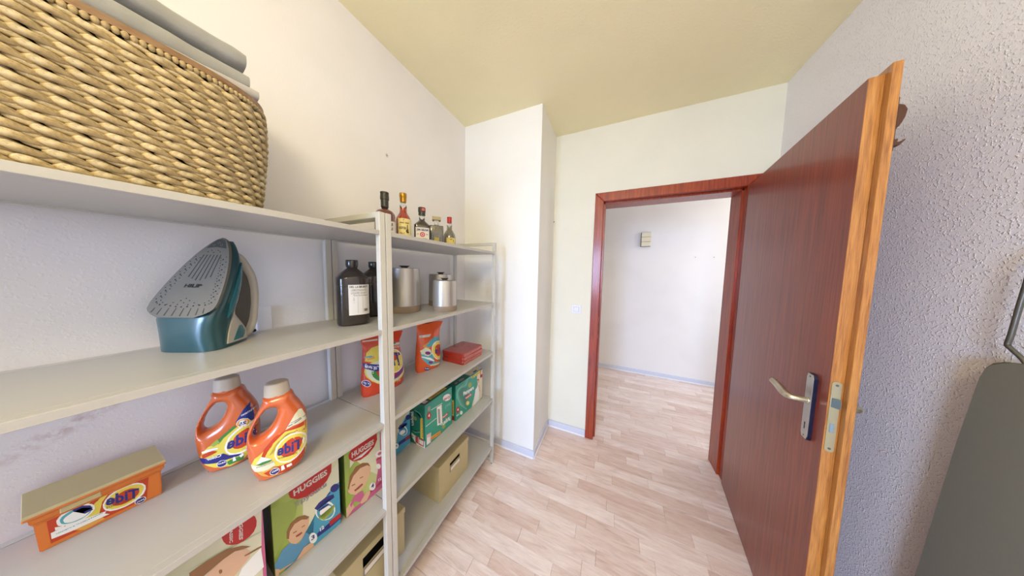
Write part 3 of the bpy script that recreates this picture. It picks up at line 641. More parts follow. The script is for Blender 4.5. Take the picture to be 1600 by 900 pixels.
  ('yellow', [(33, 51), (37, 68), (55, 69), (57, 53), (63, 68), (71, 63), (62, 48), (55, 10), (42, 6), (32, 14), (47, 36)]),
  ('tred', [(48, 56), (63, 71), (66, 65), (52, 49)]),
  ('gold', [(32, 14), (60, 13), (63, 7), (42, 4)]),
  ('white', [(111, 41), (111, 32), (108, 23), (102, 17), (94, 13), (85, 12), (76, 14), (69, 18), (64, 25), (62, 33), (62, 41), (65, 49), (70, 56), (77, 60), (86, 62), (95, 60), (102, 56), (108, 49)]),
  ('yellow', [(109, 40), (108, 33), (105, 25), (100, 20), (93, 16), (85, 15), (77, 17), (71, 21), (66, 27), (64, 33), (64, 41), (67, 47), (72, 53), (78, 57), (86, 58), (94, 57), (101, 53), (106, 48)]),
  ('tred', [(103, 38), (103, 32), (101, 27), (97, 23), (92, 21), (86, 20), (81, 21), (76, 24), (73, 28), (71, 33), (72, 38), (74, 43), (77, 47), (82, 50), (87, 51), (93, 50), (97, 47), (101, 43)]),
  ('t', 'navy', 'Tide', (102, 20), (65, 36), (103, 42)),
  ('t', 'brown', 'ЭПОС PODS', (97, 20), (65, 28), (97, 25)),
  ('white', [(54, 47), (54, 40), (51, 35), (46, 30), (41, 28), (34, 28), (28, 30), (23, 34), (19, 39), (18, 45), (18, 51), (21, 57), (25, 61), (30, 63), (36, 64), (43, 62), (48, 58), (52, 53)]),
  ('teal', [(52, 46), (51, 41), (49, 36), (45, 33), (40, 31), (35, 31), (30, 33), (25, 36), (22, 40), (21, 45), (21, 50), (23, 54), (27, 57), (32, 59), (37, 60), (42, 58), (47, 55), (50, 51)]),
  ('white', [(49, 44), (49, 40), (47, 37), (44, 34), (40, 33), (35, 33), (31, 34), (28, 36), (25, 39), (24, 43), (24, 47), (26, 50), (29, 52), (33, 54), (37, 54), (42, 53), (45, 51), (48, 48)]),
  ('navy', [(34, 54), (42, 55), (49, 48), (51, 44), (43, 44), (44, 39), (52, 40), (50, 52), (42, 60), (33, 59)]),
  ('white', [(12, 31), (30, 32), (65, 23), (63, 19), (68, 13), (29, 15), (12, 18)]),
  ('t', 'teal', 'Дезинфицирует и очищает', (61, 22), (16, 23), (61, 25)),
  ('white', [(16, 39), (24, 34), (24, 31), (16, 32)]),
  ('white', [(95, 64), (101, 64), (100, 71), (94, 72)]),
  ('white', [(105, 63), (110, 63), (109, 68), (104, 68)]),
  ('white', [(110, 11), (110, 8), (109, 6), (107, 4), (105, 3), (103, 3), (101, 3), (99, 5), (97, 7), (96, 10), (96, 12), (97, 15), (99, 16), (101, 18), (103, 18), (105, 17), (107, 16), (109, 14)]),
  ('navy', [(109, 11), (109, 9), (108, 7), (107, 5), (105, 4), (103, 4), (101, 5), (99, 6), (97, 8), (97, 10), (97, 12), (98, 14), (99, 15), (101, 16), (103, 16), (105, 16), (107, 15), (108, 13)]),
  ('t', 'white', 'PRO', (107, 8), (98, 8), (108, 11))],
'bB':[('out', [(15, 222), (11, 208), (3, 189), (-7, 166), (-16, 143), (-20, 121), (-21, 97), (-19, 65), (-15, 35), (-9, 13), (-3, 3), (5, -3), (26, -8), (53, -5), (74, 5), (86, 21), (93, 49), (95, 90), (95, 129), (94, 153), (85, 179), (73, 204), (62, 226)]),
  ('hole', [(12, 181), (20, 190), (32, 189), (37, 184), (37, 170), (30, 148), (18, 129), (4, 119), (-5, 116), (-9, 120), (-10, 132), (-3, 157), (4, 171)]),
  ('cap', [(15, 223), (18, 251), (28, 256), (41, 256), (57, 252), (61, 225)]),
  ('yellow', [(6, 82), (26, 103), (41, 121), (60, 126), (95, 129), (93, 49), (82, 19), (53, 6), (20, 11), (6, 21), (-8, 41), (-12, 58), (-5, 74)]),
  ('gold', [(-8, 55), (-4, 35), (9, 18), (24, 9), (53, 10), (37, 31), (7, 39)]),
  ('tred', [(7, 75), (13, 93), (31, 115), (53, 126), (96, 131), (95, 102), (63, 118), (33, 103), (18, 82), (12, 68)]),
  ('yellow', [(20, 69), (32, 95), (53, 116), (95, 113), (95, 118), (52, 122), (29, 100), (17, 73)]),
  ('pale', [(53, 126), (72, 162), (80, 171), (86, 168), (92, 149), (94, 131), (68, 132)]),
  ('navy', [(59, 133), (92, 144), (92, 146), (58, 135)]),
  ('navy', [(64, 141), (84, 145), (84, 147), (63, 142)]),
  ('tred', [(30, 32), (59, 29), (89, 51), (85, 22), (53, 6), (18, 14), (9, 27)]),
  ('white', [(90, 94), (93, 81), (93, 67), (88, 54), (80, 43), (70, 35), (59, 32), (48, 34), (39, 41), (33, 51), (30, 63), (31, 76), (35, 89), (43, 100), (52, 107), (63, 111), (74, 110), (83, 104)]),
  ('yellow', [(88, 92), (91, 81), (90, 68), (85, 56), (78, 46), (69, 39), (58, 36), (49, 38), (41, 43), (35, 52), (33, 63), (34, 75), (38, 87), (44, 96), (53, 104), (63, 107), (73, 106), (82, 101)]),
  ('tred', [(82, 88), (84, 80), (83, 71), (80, 63), (74, 56), (67, 50), (60, 48), (53, 49), (47, 52), (43, 58), (42, 66), (42, 74), (45, 83), (51, 90), (57, 95), (64, 98), (72, 97), (78, 94)]),
  ('t', 'navy', 'Tide', (84, 57), (35, 62), (85, 86)),
  ('t', 'brown', 'АВТОМАТ', (73, 48), (36, 51), (73, 52)),
  ('pale', [(-12, 59), (3, 52), (28, 51), (31, 38), (16, 33), (-6, 37), (-11, 48)]),
  ('white', [(-3, 59), (7, 75), (15, 68), (27, 57), (8, 56)]),
  ('green', [(-3, 56), (8, 60), (26, 58), (22, 53), (6, 52)]),
  ('t', 'grey', 'Белизна', (27, 48), (-3, 48), (27, 52)),
  ('white', [(38, 22), (38, 19), (37, 16), (35, 14), (33, 12), (30, 12), (26, 13), (23, 15), (21, 17), (20, 20), (20, 24), (21, 26), (23, 29), (26, 30), (29, 31), (32, 30), (35, 28), (37, 25)]),
  ('navy', [(37, 22), (37, 19), (37, 17), (35, 15), (32, 14), (29, 13), (26, 14), (24, 16), (22, 18), (21, 20), (21, 23), (22, 26), (24, 28), (26, 29), (29, 29), (32, 28), (34, 27), (36, 25)]),
  ('t', 'white', 'PRO', (35, 20), (23, 20), (36, 25)),
  ('white', [(41, 29), (46, 30), (48, 17), (41, 15)]),
  ('white', [(52, 18), (62, 19), (61, 27), (51, 26)])],
'bA':[('blue2', [(58, 130), (74, 163), (84, 176), (94, 170), (101, 145), (99, 126), (89, 122)]),
  ('t', 'white', 'Эффективно', (98, 154), (69, 144), (98, 160)),
  ('yellow', [(-3, 68), (8, 81), (24, 85), (43, 103), (65, 120), (99, 122), (96, 52), (67, 14), (43, 7), (16, 16), (-1, 30), (-10, 50)]),
  ('green', [(19, 87), (34, 103), (56, 123), (58, 115), (35, 94), (26, 80)]),
  ('lime', [(11, 83), (24, 96), (28, 83), (17, 77)]),
  ('white', [(107, 104), (109, 91), (106, 76), (99, 61), (89, 48), (77, 39), (64, 35), (52, 36), (43, 41), (37, 51), (35, 64), (38, 78), (44, 92), (54, 104), (65, 113), (78, 119), (90, 119), (100, 114)]),
  ('yellow', [(104, 102), (105, 90), (103, 77), (96, 64), (87, 52), (76, 44), (64, 40), (54, 40), (45, 45), (40, 53), (39, 64), (41, 77), (47, 89), (56, 100), (66, 109), (78, 114), (89, 114), (98, 110)]),
  ('tred', [(97, 97), (98, 88), (96, 79), (91, 69), (84, 61), (75, 55), (67, 51), (59, 51), (53, 54), (49, 60), (48, 68), (50, 77), (54, 87), (61, 95), (69, 101), (78, 105), (86, 105), (92, 103)]),
  ('t', 'navy', 'Tide', (97, 67), (39, 59), (99, 98)),
  ('white', [(84, 124), (84, 120), (82, 115), (79, 112), (75, 111), (71, 111), (67, 112), (63, 115), (61, 119), (59, 123), (60, 128), (61, 132), (64, 135), (68, 137), (72, 137), (76, 135), (80, 133), (82, 129)]),
  ('orange', [(83, 124), (83, 120), (81, 116), (78, 114), (75, 112), (71, 112), (67, 114), (64, 116), (61, 120), (60, 124), (61, 127), (62, 131), (65, 134), (68, 135), (72, 135), (76, 134), (79, 132), (82, 128)]),
  ('white', [(79, 124), (79, 121), (78, 118), (76, 116), (74, 115), (71, 115), (68, 116), (66, 118), (64, 121), (64, 124), (64, 127), (65, 129), (67, 131), (69, 132), (72, 132), (75, 131), (77, 130), (79, 127)]),
  ('t', 'navy', '25', (78, 119), (64, 118), (78, 128)),
  ('tred', [(-5, 62), (12, 68), (23, 61), (18, 58), (-4, 50)]),
  ('white', [(-4, 66), (8, 70), (24, 67), (24, 72), (8, 74), (-4, 71)]),
  ('navy', [(-10, 53), (7, 48), (33, 50), (42, 40), (65, 34), (63, 30), (19, 29), (-5, 35), (-8, 43)]),
  ('t', 'white', 'Color', (29, 44), (3, 43), (29, 52)),
  ('green', [(37, 22), (44, 26), (68, 29), (67, 14), (41, 12)]),
  ('white', [(38, 23), (38, 19), (37, 16), (34, 14), (32, 12), (29, 12), (25, 13), (23, 15), (21, 18), (20, 21), (20, 25), (21, 28), (23, 30), (26, 32), (29, 32), (32, 31), (35, 29), (37, 26)]),
  ('navy', [(37, 23), (37, 20), (36, 17), (34, 15), (31, 14), (28, 14), (26, 14), (23, 16), (21, 19), (21, 21), (21, 24), (22, 27), (23, 29), (26, 30), (29, 31), (32, 30), (34, 28), (36, 26)]),
  ('t', 'white', 'PRO', (35, 22), (22, 22), (35, 26)),
  ('white', [(49, 31), (53, 31), (54, 19), (48, 18)]),
  ('white', [(63, 23), (69, 28), (67, 35), (60, 30)])],
'g1':[('silver', [(10, 256), (71, 252), (71, 244), (10, 250)]),
  ('silver', [(123, 217), (171, 212), (171, 200), (122, 208)]),
  ('green', [(123, 221), (151, 219), (146, 210), (122, 214)]),
  ('yellow', [(21, 201), (42, 218), (71, 222), (69, 147), (14, 165)]),
  ('gold', [(24, 168), (43, 170), (50, 172), (46, 184), (39, 182), (20, 180)]),
  ('blue', [(14, 179), (41, 178), (40, 185), (13, 186)]),
  ('yellow', [(189, 78), (186, 56), (171, 40), (146, 31), (116, 31), (84, 39), (55, 54), (32, 73), (16, 94), (10, 116), (13, 135), (25, 150), (45, 160), (72, 162), (102, 158), (133, 145), (161, 126), (180, 103)]),
  ('pale', [(183, 80), (180, 59), (165, 44), (142, 36), (114, 36), (85, 43), (57, 57), (35, 75), (21, 95), (15, 115), (17, 133), (29, 147), (48, 156), (73, 158), (102, 154), (131, 142), (156, 124), (175, 102)]),
  ('green', [(160, 80), (157, 64), (147, 52), (130, 46), (109, 45), (87, 51), (66, 61), (49, 75), (38, 91), (33, 107), (35, 121), (44, 133), (58, 140), (78, 142), (99, 138), (121, 128), (140, 115), (154, 98)]),
  ('tred', [(140, 81), (137, 70), (128, 61), (115, 58), (100, 59), (85, 65), (70, 75), (59, 88), (52, 101), (50, 114), (53, 125), (60, 133), (72, 137), (86, 137), (102, 132), (117, 122), (129, 110), (137, 95)]),
  ('purple', [(121, 50), (146, 49), (173, 62), (185, 90), (175, 97), (164, 72), (141, 60), (118, 61)]),
  ('white', [(182, 119), (178, 99), (167, 85), (150, 77), (130, 77), (110, 85), (91, 99), (77, 116), (68, 136), (65, 156), (69, 174), (78, 188), (93, 196), (112, 198), (132, 192), (152, 180), (168, 162), (179, 141)]),
  ('yellow', [(178, 120), (174, 102), (164, 89), (148, 82), (129, 82), (110, 89), (93, 101), (80, 118), (71, 137), (69, 155), (72, 172), (81, 185), (95, 192), (113, 194), (132, 189), (150, 177), (165, 160), (175, 140)]),
  ('tred', [(153, 149), (151, 143), (145, 138), (137, 136), (126, 137), (116, 140), (106, 146), (98, 153), (93, 161), (91, 168), (93, 175), (98, 179), (106, 181), (116, 181), (127, 178), (138, 172), (146, 165), (152, 157)]),
  ('t', 'navy', 'Tide', (171, 100), (66, 140), (162, 164)),
  ('navy', [(8, 159), (65, 139), (71, 110), (46, 115), (9, 136)]),
  ('t', 'white', 'Горный', (60, 118), (13, 139), (61, 134)),
  ('white', [(29, 61), (28, 56), (25, 53), (22, 51), (17, 51), (12, 53), (8, 57), (4, 62), (2, 67), (1, 72), (2, 77), (5, 80), (8, 82), (13, 82), (18, 80), (22, 77), (26, 72), (28, 66)]),
  ('navy', [(27, 62), (26, 58), (24, 55), (21, 53), (17, 53), (13, 55), (9, 58), (5, 63), (3, 67), (3, 72), (4, 76), (6, 79), (9, 80), (13, 80), (17, 78), (21, 75), (25, 71), (27, 66)]),
  ('t', 'white', 'PRO', (24, 59), (6, 69), (24, 67)),
  ('t', 'pinkw', '7 кг', (141, 23), (162, 24), (141, 33)),
  ('t', 'pale', 'АВТОМАТ', (167, 188), (122, 196), (167, 197))],
'g2':[('silver', [(23, 209), (91, 205), (79, 192), (23, 196)]),
  ('gold', [(37, 152), (74, 169), (88, 179), (74, 133), (41, 129)]),
  ('teal', [(67, 135), (85, 156), (111, 168), (157, 161), (155, 179), (105, 185), (73, 170), (53, 148)]),
  ('teal', [(23, 117), (83, 104), (102, 39), (158, 30), (158, 16), (102, 16), (59, 39), (27, 80)]),
  ('pale', [(21, 126), (50, 140), (74, 124), (83, 95), (59, 88), (27, 107)]),
  ('purple', [(75, 101), (74, 98), (71, 96), (67, 95), (62, 96), (56, 97), (51, 100), (47, 103), (45, 107), (44, 111), (45, 114), (47, 116), (52, 117), (57, 116), (62, 115), (67, 112), (72, 109), (74, 105)]),
  ('purple', [(90, 43), (89, 40), (86, 39), (82, 38), (78, 39), (73, 40), (68, 43), (64, 46), (62, 49), (61, 52), (62, 54), (64, 56), (68, 57), (73, 56), (78, 55), (83, 52), (86, 49), (89, 46)]),
  ('white', [(27, 89), (72, 71), (95, 48), (99, 51), (74, 75), (27, 94)]),
  ('pale', [(73, 27), (123, 15), (162, 16), (159, 23), (121, 22), (72, 33)]),
  ('white', [(188, 86), (184, 67), (174, 52), (160, 44), (142, 42), (123, 48), (106, 60), (92, 77), (84, 96), (81, 116), (84, 134), (93, 148), (107, 157), (124, 159), (142, 155), (160, 144), (175, 127), (185, 107)]),
  ('yellow', [(185, 87), (181, 69), (172, 55), (158, 47), (142, 46), (125, 51), (109, 63), (96, 78), (88, 96), (85, 114), (88, 131), (97, 145), (110, 153), (125, 155), (143, 151), (159, 141), (173, 125), (182, 106)]),
  ('tred', [(167, 92), (165, 80), (159, 71), (149, 66), (138, 65), (126, 68), (116, 76), (107, 86), (101, 98), (100, 110), (102, 122), (107, 131), (116, 136), (127, 138), (139, 135), (150, 127), (159, 117), (165, 105)]),
  ('t', 'navy', 'Tide', (159, 70), (103, 93), (157, 106)),
  ('blue2', [(73, 9), (72, 6), (69, 4), (64, 3), (58, 4), (52, 6), (46, 10), (42, 13), (39, 17), (38, 21), (39, 24), (42, 26), (46, 27), (52, 26), (58, 24), (64, 20), (69, 17), (72, 13)]),
  ('t', 'white', 'PRO', (68, 8), (42, 19), (68, 14))],
}

# ---------------------------------------------------------------- shelving units
ZS = [1.5625, 1.2085, 0.856, 0.508, 0.140]
def shelving(y0, y1, label):
    e = tag(empty('shelving_unit', (-0.924, (y0 + y1) / 2, 0)), label, 'shelving', 'pair of grey metal shelving units')
    a, b = -(y1 - y0) / 2, (y1 - y0) / 2; f, k = 0.181, -0.181; pw = 0.0215
    for x in (k, f - pw):
        for y in (a, b - pw):
            p = B('post', x, x + pw, y, y + pw, 0.010, 1.627, M_post, e, 0.0012)
            B('foot', x + 0.006, x + pw - 0.006, y + 0.006, y + pw - 0.006, 0, 0.010, M_black, p)
    for y in (a, b - pw):
        B('top_bar', k + pw, f - pw, y, y + pw, 1.6075, 1.627, M_post, e, 0.001); B('bottom_bar', k + pw, f - pw, y, y + pw, 0.030, 0.048, M_post, e, 0.001)
    for z in ZS:
        bm = bmesh.new(); box(bm, k + pw, f - pw, a, b, z - 0.0155, z, 0.0008); box(bm, f - pw, f - 0.0005, a + pw, b - pw, z - 0.0155, z, 0.0008)
        bmobj('shelf', bm, M_shelf, e); B('back_rail', k + 0.001, k + pw - 0.003, a + pw, b - pw, z - 0.020, z - 0.0005, M_post, e)
    return e
shelving(-0.280, 0.5364, 'grey metal shelving unit on the left, carrying the wicker basket')
shelving(0.5392, 1.3640, 'grey metal shelving unit nearer the door, carrying the row of liquor bottles')
Z1, Z2, Z3, Z4, Z5 = ZS

# ---------------------------------------------------------------- boxes of card
def carton(name, x, y, z, th, wd, hh, dp, m_front, m_side, label, cat, group=None, m_top=None):
    e = front(name, x, y, z, th, label, cat, group)
    bm = bmesh.new(); box(bm, 0, wd, 0, dp, 0, hh, 0.0025, 2); bm.faces.ensure_lookup_table()
    for f in bm.faces:
        f.material_index = 0 if f.normal.y < -0.6 else (2 if f.normal.z > 0.6 else 1)
    me = bpy.data.meshes.new('carton'); bm.to_mesh(me); bm.free()
    for m_ in (m_front, m_side, m_top or m_side): me.materials.append(m_)
    link('carton', me, e); return e
def printmat(name, stops, axis=2, scale=1.0):
    """printed cardboard: a colour run across the face, part of the artwork"""
    m = mat(name, stops[0][1], 0.42, 0, Coat_Weight=0.25, Coat_Roughness=0.2); n, l, b = nt(m); tc = n.new('ShaderNodeTexCoord'); sx = n.new('ShaderNodeSeparateXYZ')
    l.new(tc.outputs['Generated'], sx.inputs[0]); c = ramp(m, sx.outputs[axis], stops); f = noise(m, coords(m), 25, 3)
    base(m, mix(m, f, c, tuple(x * 0.9 for x in stops[0][1][:3]) + (1,))if False else c); return m
M_h_green = printmat('nappy_pack_green_print', [(0.0, rgb(134, 158, 48)), (0.35, rgb(176, 190, 100)), (0.8, rgb(214, 212, 170))], 0)
M_h_side = plain('nappy_pack_dark_side', 92, 110, 40, 0.45)  # carton sides in a darker green than the front
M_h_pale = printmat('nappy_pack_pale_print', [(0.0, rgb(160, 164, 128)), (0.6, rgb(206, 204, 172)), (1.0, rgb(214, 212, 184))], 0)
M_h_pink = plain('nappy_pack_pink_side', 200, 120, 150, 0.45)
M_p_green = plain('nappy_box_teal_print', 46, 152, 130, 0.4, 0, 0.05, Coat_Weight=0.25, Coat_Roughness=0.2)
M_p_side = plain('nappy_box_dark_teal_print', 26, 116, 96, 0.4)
def rect_of(w_, h_): return (0.001, w_ - 0.001, 0.001, h_ - 0.001)
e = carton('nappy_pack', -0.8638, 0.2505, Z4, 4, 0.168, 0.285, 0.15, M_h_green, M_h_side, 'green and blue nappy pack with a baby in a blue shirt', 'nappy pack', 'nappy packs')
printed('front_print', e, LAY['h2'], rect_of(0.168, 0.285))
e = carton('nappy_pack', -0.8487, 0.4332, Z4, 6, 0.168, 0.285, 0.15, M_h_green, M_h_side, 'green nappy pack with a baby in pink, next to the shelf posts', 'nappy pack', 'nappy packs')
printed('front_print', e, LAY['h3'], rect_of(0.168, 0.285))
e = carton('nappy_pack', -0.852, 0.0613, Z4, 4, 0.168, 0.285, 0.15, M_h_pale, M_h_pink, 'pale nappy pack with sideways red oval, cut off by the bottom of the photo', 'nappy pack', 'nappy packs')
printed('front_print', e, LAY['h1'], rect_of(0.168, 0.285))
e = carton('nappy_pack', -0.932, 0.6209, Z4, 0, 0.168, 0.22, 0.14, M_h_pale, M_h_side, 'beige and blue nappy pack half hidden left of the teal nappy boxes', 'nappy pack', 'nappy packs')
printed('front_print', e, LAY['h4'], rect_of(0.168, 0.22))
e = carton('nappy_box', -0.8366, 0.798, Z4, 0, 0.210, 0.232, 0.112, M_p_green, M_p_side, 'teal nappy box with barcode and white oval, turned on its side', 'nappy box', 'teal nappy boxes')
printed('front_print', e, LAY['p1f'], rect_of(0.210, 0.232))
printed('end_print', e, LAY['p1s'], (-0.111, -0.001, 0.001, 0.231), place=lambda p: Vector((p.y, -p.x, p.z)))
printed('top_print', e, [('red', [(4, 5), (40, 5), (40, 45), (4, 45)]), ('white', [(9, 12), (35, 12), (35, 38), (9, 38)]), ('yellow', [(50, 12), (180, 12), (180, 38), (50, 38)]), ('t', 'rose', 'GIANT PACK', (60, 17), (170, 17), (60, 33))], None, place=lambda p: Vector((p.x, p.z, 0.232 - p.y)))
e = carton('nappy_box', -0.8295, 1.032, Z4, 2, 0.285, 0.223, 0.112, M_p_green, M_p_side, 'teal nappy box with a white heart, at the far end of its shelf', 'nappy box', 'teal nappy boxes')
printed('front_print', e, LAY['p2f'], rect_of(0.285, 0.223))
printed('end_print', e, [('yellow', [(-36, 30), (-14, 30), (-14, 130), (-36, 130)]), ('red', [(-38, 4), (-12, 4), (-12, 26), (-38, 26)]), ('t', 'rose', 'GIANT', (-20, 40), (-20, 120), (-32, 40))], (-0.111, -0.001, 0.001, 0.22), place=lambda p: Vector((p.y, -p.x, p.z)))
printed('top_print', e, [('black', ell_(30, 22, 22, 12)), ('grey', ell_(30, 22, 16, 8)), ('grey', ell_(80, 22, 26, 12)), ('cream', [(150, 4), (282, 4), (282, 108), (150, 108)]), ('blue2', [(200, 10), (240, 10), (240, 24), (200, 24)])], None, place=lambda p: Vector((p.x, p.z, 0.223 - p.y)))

# beige storage boxes with lids
M_card = plain('beige_storage_card', 186, 172, 130, 0.6, 0, 0.05, 14)
M_slotshade = plain('handle_slot_shade', 14, 12, 10, 0.9)
M_tagpl = plain('label_holder_metal', 150, 140, 124, 0.4, 0.5); M_tagpaper = plain('label_paper', 226, 218, 202, 0.6)
def storage(x, y, wd, label, hx0, hx1, hz0, hz1):
    e = front('storage_box', x, y, Z5, 1.2, label, 'storage box', 'beige lidded storage boxes'); dp, hh = 0.205, 0.212
    t = 0.003; bm = bmesh.new()
    # carcass with a real slot cut in the front
    for a in ((0, hx0, 0, t, 0, hh - 0.02), (hx1, wd, 0, t, 0, hh - 0.02), (hx0, hx1, 0, t, 0, hz0), (hx0, hx1, 0, t, hz1, hh - 0.02), (0, wd, dp - t, dp, 0, hh - 0.02), (0, t, t, dp - t, 0, hh - 0.02), (wd - t, wd, t, dp - t, 0, hh - 0.02), (t, wd - t, t, dp - t, 0, t)): box(bm, *a)
    bmobj('box_body', bm, M_card, e); B('slot_shade_sheet', t, wd - t, 0.03, 0.032, t, hh - 0.03, M_slotshade, e)  # near-black sheet in the box stands for shade behind the slot
    bm = bmesh.new(); box(bm, -0.003, wd + 0.003, -0.003, dp + 0.003, hh - 0.002, hh + 0.002, 0.001); lh = 0.024
    for a in ((-0.003, wd + 0.003, -0.003, -0.0005, hh - lh, hh - 0.002), (-0.003, wd + 0.003, dp + 0.0005, dp + 0.003, hh - lh, hh - 0.002), (-0.003, -0.0005, -0.0005, dp + 0.0005, hh - lh, hh - 0.002), (wd + 0.0005, wd + 0.003, -0.0005, dp + 0.0005, hh - lh, hh - 0.002)): box(bm, *a)
    bmobj('lid', bm, M_card, e)
    lz1 = hz0 - 0.001; lz0 = hz0 - 0.034; h_ = B('label_holder', hx0 - 0.001, hx1 + 0.001, -0.002, 0, lz0, lz1, M_tagpl, e, 0.0006); B('label_card', hx0 + 0.005, hx1 - 0.005, -0.0026, -0.0019, lz0 + 0.006, lz1 - 0.007, M_tagpaper, h_)
storage(-0.8106, 0.8667, 0.259, 'beige lidded storage box below the teal nappy boxes', 0.088, 0.177, 0.145, 0.166)
storage(-0.8165, 0.388, 0.258, 'beige lidded storage box behind the middle shelf posts', 0.078, 0.166, 0.140, 0.186)

# ---------------------------------------------------------------- detergent tub
M_or = plain('orange_tub_plastic', 214, 118, 40, 0.35, 0, 0.03, Coat_Weight=0.4, Coat_Roughness=0.2)
M_tublid = plain('tan_tub_lid', 196, 178, 128, 0.42)
e = front('detergent_tub', -1.0, -0.023, Z3, 0, 'orange lidded detergent capsule tub at the left end of the shelf', 'detergent tub')
def tubring(x0, x1, y0, y1, z): return [(x0, y0, z), (x1, y0, z), (x1, y1, z), (x0, y1, z)]
bm = bmesh.new(); loft(bm, [tubring(0.001, 0.131, 0.0, 0.085, 0), tubring(-0.001, 0.132, 0.0, 0.087, 0.060), tubring(-0.004, 0.136, -0.006, 0.092, 0.066), tubring(-0.005, 0.137, -0.007, 0.093, 0.078)])
bmesh.ops.bevel(bm, geom=bm.edges[:], offset=0.0018, segments=2, affect='EDGES', clamp_overlap=True); bmobj('tub_body', bm, M_or, e, True, angle=35)
bm = bmesh.new(); box(bm, -0.0095, 0.1385, -0.012, 0.098, 0.0785, 0.084, 0.0015, 2); bmobj('rim', bm, M_or, e)
bm = bmesh.new(); loft(bm, [tubring(-0.0095, 0.1385, -0.012, 0.098, 0.0842), tubring(-0.0085, 0.1375, -0.010, 0.097, 0.0895)]); bmobj('lid', bm, M_tublid, e)
B('catch', 0.022, 0.062, -0.0085, -0.005, 0.0655, 0.077, M_tublid, e, 0.001)
printed('front_print', e, LAY['tb'], (0.0, 0.131, 0.001, 0.060))

# ---------------------------------------------------------------- detergent bottles with handle
M_orb = plain('orange_bottle_plastic', 204, 98, 46, 0.28, 0, 0.02, Coat_Weight=0.6, Coat_Roughness=0.12)
M_capg = plain('grey_bottle_cap', 188, 178, 162, 0.4)
def hbottle(x, y, th, label, key, dz=0.0):
    e = front('detergent_bottle', x, y, Z3, th, label, 'detergent bottle', 'orange detergent bottles with handle')
    o_ = dict((s[0], s[1]) for s in LAY['bB'] if s[0] in ('out', 'hole', 'cap'))
    out = [(p[0] / 1000, max(p[1] / 1000, 0.0)) for p in o_['out']]; hole = [(p[0] / 1000, p[1] / 1000) for p in o_['hole']]
    out = [(-0.003 if abs(a) < 0.006 and b < 0.012 else a, b) for a, b in out]
    oc = [(p.x, max(p.y, 0)) for p in catmull([(a, b, 0) for a, b in out], 3)]; hc = [(p.x, p.y) for p in catmull([(a, b, 0) for a, b in hole], 3)]
    bm = bmesh.new(); es = []
    for P in (oc, hc):
        Q = []
        for p in P:
            if not Q or math.dist(p, Q[-1]) > 0.0015: Q.append(p)
        if math.dist(Q[0], Q[-1]) < 0.0015: Q.pop()
        vs = [bm.verts.new((p[0], 0, p[1])) for p in Q]; es += [bm.edges.new((vs[i], vs[(i + 1) % len(vs)])) for i in range(len(vs))]
    segs = [(e_.verts[0].co.copy(), e_.verts[1].co.copy()) for e_ in es]
    bmesh.ops.triangle_fill(bm, edges=es, use_beauty=True)
    for ax, lo, hi in ((0, -0.03, 0.11), (2, 0.0, 0.24)):
        q = lo
        while q < hi:
            co = [0, 0, 0]; no = [0, 0, 0]; co[ax] = q; no[ax] = 1; bmesh.ops.bisect_plane(bm, geom=bm.verts[:] + bm.edges[:] + bm.faces[:], plane_co=co, plane_no=no); q += 0.004
    bmesh.ops.triangulate(bm, faces=bm.faces[:])
    def dist(p):
        d = 1.0
        for a, b in segs:
            ab = b - a; t = max(0, min(1, (p - a).dot(ab) / max(ab.length_squared, 1e-12))); q = (p - (a + ab * t)).length
            if a.z < 0.004 and b.z < 0.004: q = q * 4 + 0.004
            d = min(d, q)
        return d
    verts = [v.co.copy() for v in bm.verts]; th_ = []
    for p in verts:
        d = min(dist(p) / 0.028, 1.0); th_.append(0.006 + 0.025 * math.sqrt(max(0, 1 - (1 - d) ** 2)))
    bound = [v.is_boundary for v in bm.verts]; faces = [[v.index for v in f.verts] for f in bm.faces]; bm.verts.index_update(); faces = [[v.index for v in f.verts] for f in bm.faces]
    bedges = [(e_.verts[0].index, e_.verts[1].index) for e_ in bm.edges if e_.is_boundary]; bm.free(); n = len(verts)
    V = [(p.x, 0.031 - t, p.z) for p, t in zip(verts, th_)] + [(p.x, 0.031 + t, p.z) for p, t in zip(verts, th_)]
    Fc = [tuple(f) for f in faces] + [tuple(i + n for i in f[::-1]) for f in faces] + [(a, b, b + n, a + n) for a, b in bedges]
    me = bpy.data.meshes.new('bottle_raw'); me.from_pydata(V, [], Fc); b2 = bmesh.new(); b2.from_mesh(me); bmesh.ops.recalc_face_normals(b2, faces=b2.faces[:]); b2.to_mesh(me); b2.free()
    def mods(o):
        r = o.modifiers.new('r', 'REMESH'); r.mode = 'VOXEL'; r.voxel_size = 0.0024; s = o.modifiers.new('s', 'SMOOTH'); s.factor = 0.5; s.iterations = 6
    body = baked('bottle_body', me, mods, [M_orb], e)
    m_ = body.data
    for v in m_.vertices: v.co.z = max(v.co.z, 0.0)
    bm = bmesh.new(); cx = 0.0385
    lathe(bm, [(0.0255, 0.2225), (0.0250, 0.236), (0.0228, 0.2545), (0.0205, 0.2565), (0.004, 0.257)], 32, (cx, 0.031), True, 0, 1.0, 0.92); bmobj('cap', bm, M_capg, e, True, angle=40)
    bm = bmesh.new(); lathe(bm, [(0.0235, 0.205), (0.0235, 0.224)], 28, (cx, 0.031)); bmobj('neck', bm, M_orb, e, True, angle=40)
    printed('front_print', e, LAY[key], None, body=bvh_of(body), step=0.006, lift=0.0005)
    return e
hbottle(-0.8169, 0.2194, 24, 'orange detergent bottle with white and red label, nearer the shelf edge', 'bB')
hbottle(-0.9807, 0.1693, 30, 'orange detergent bottle with green and blue label marked 25, nearer the wall', 'bA')

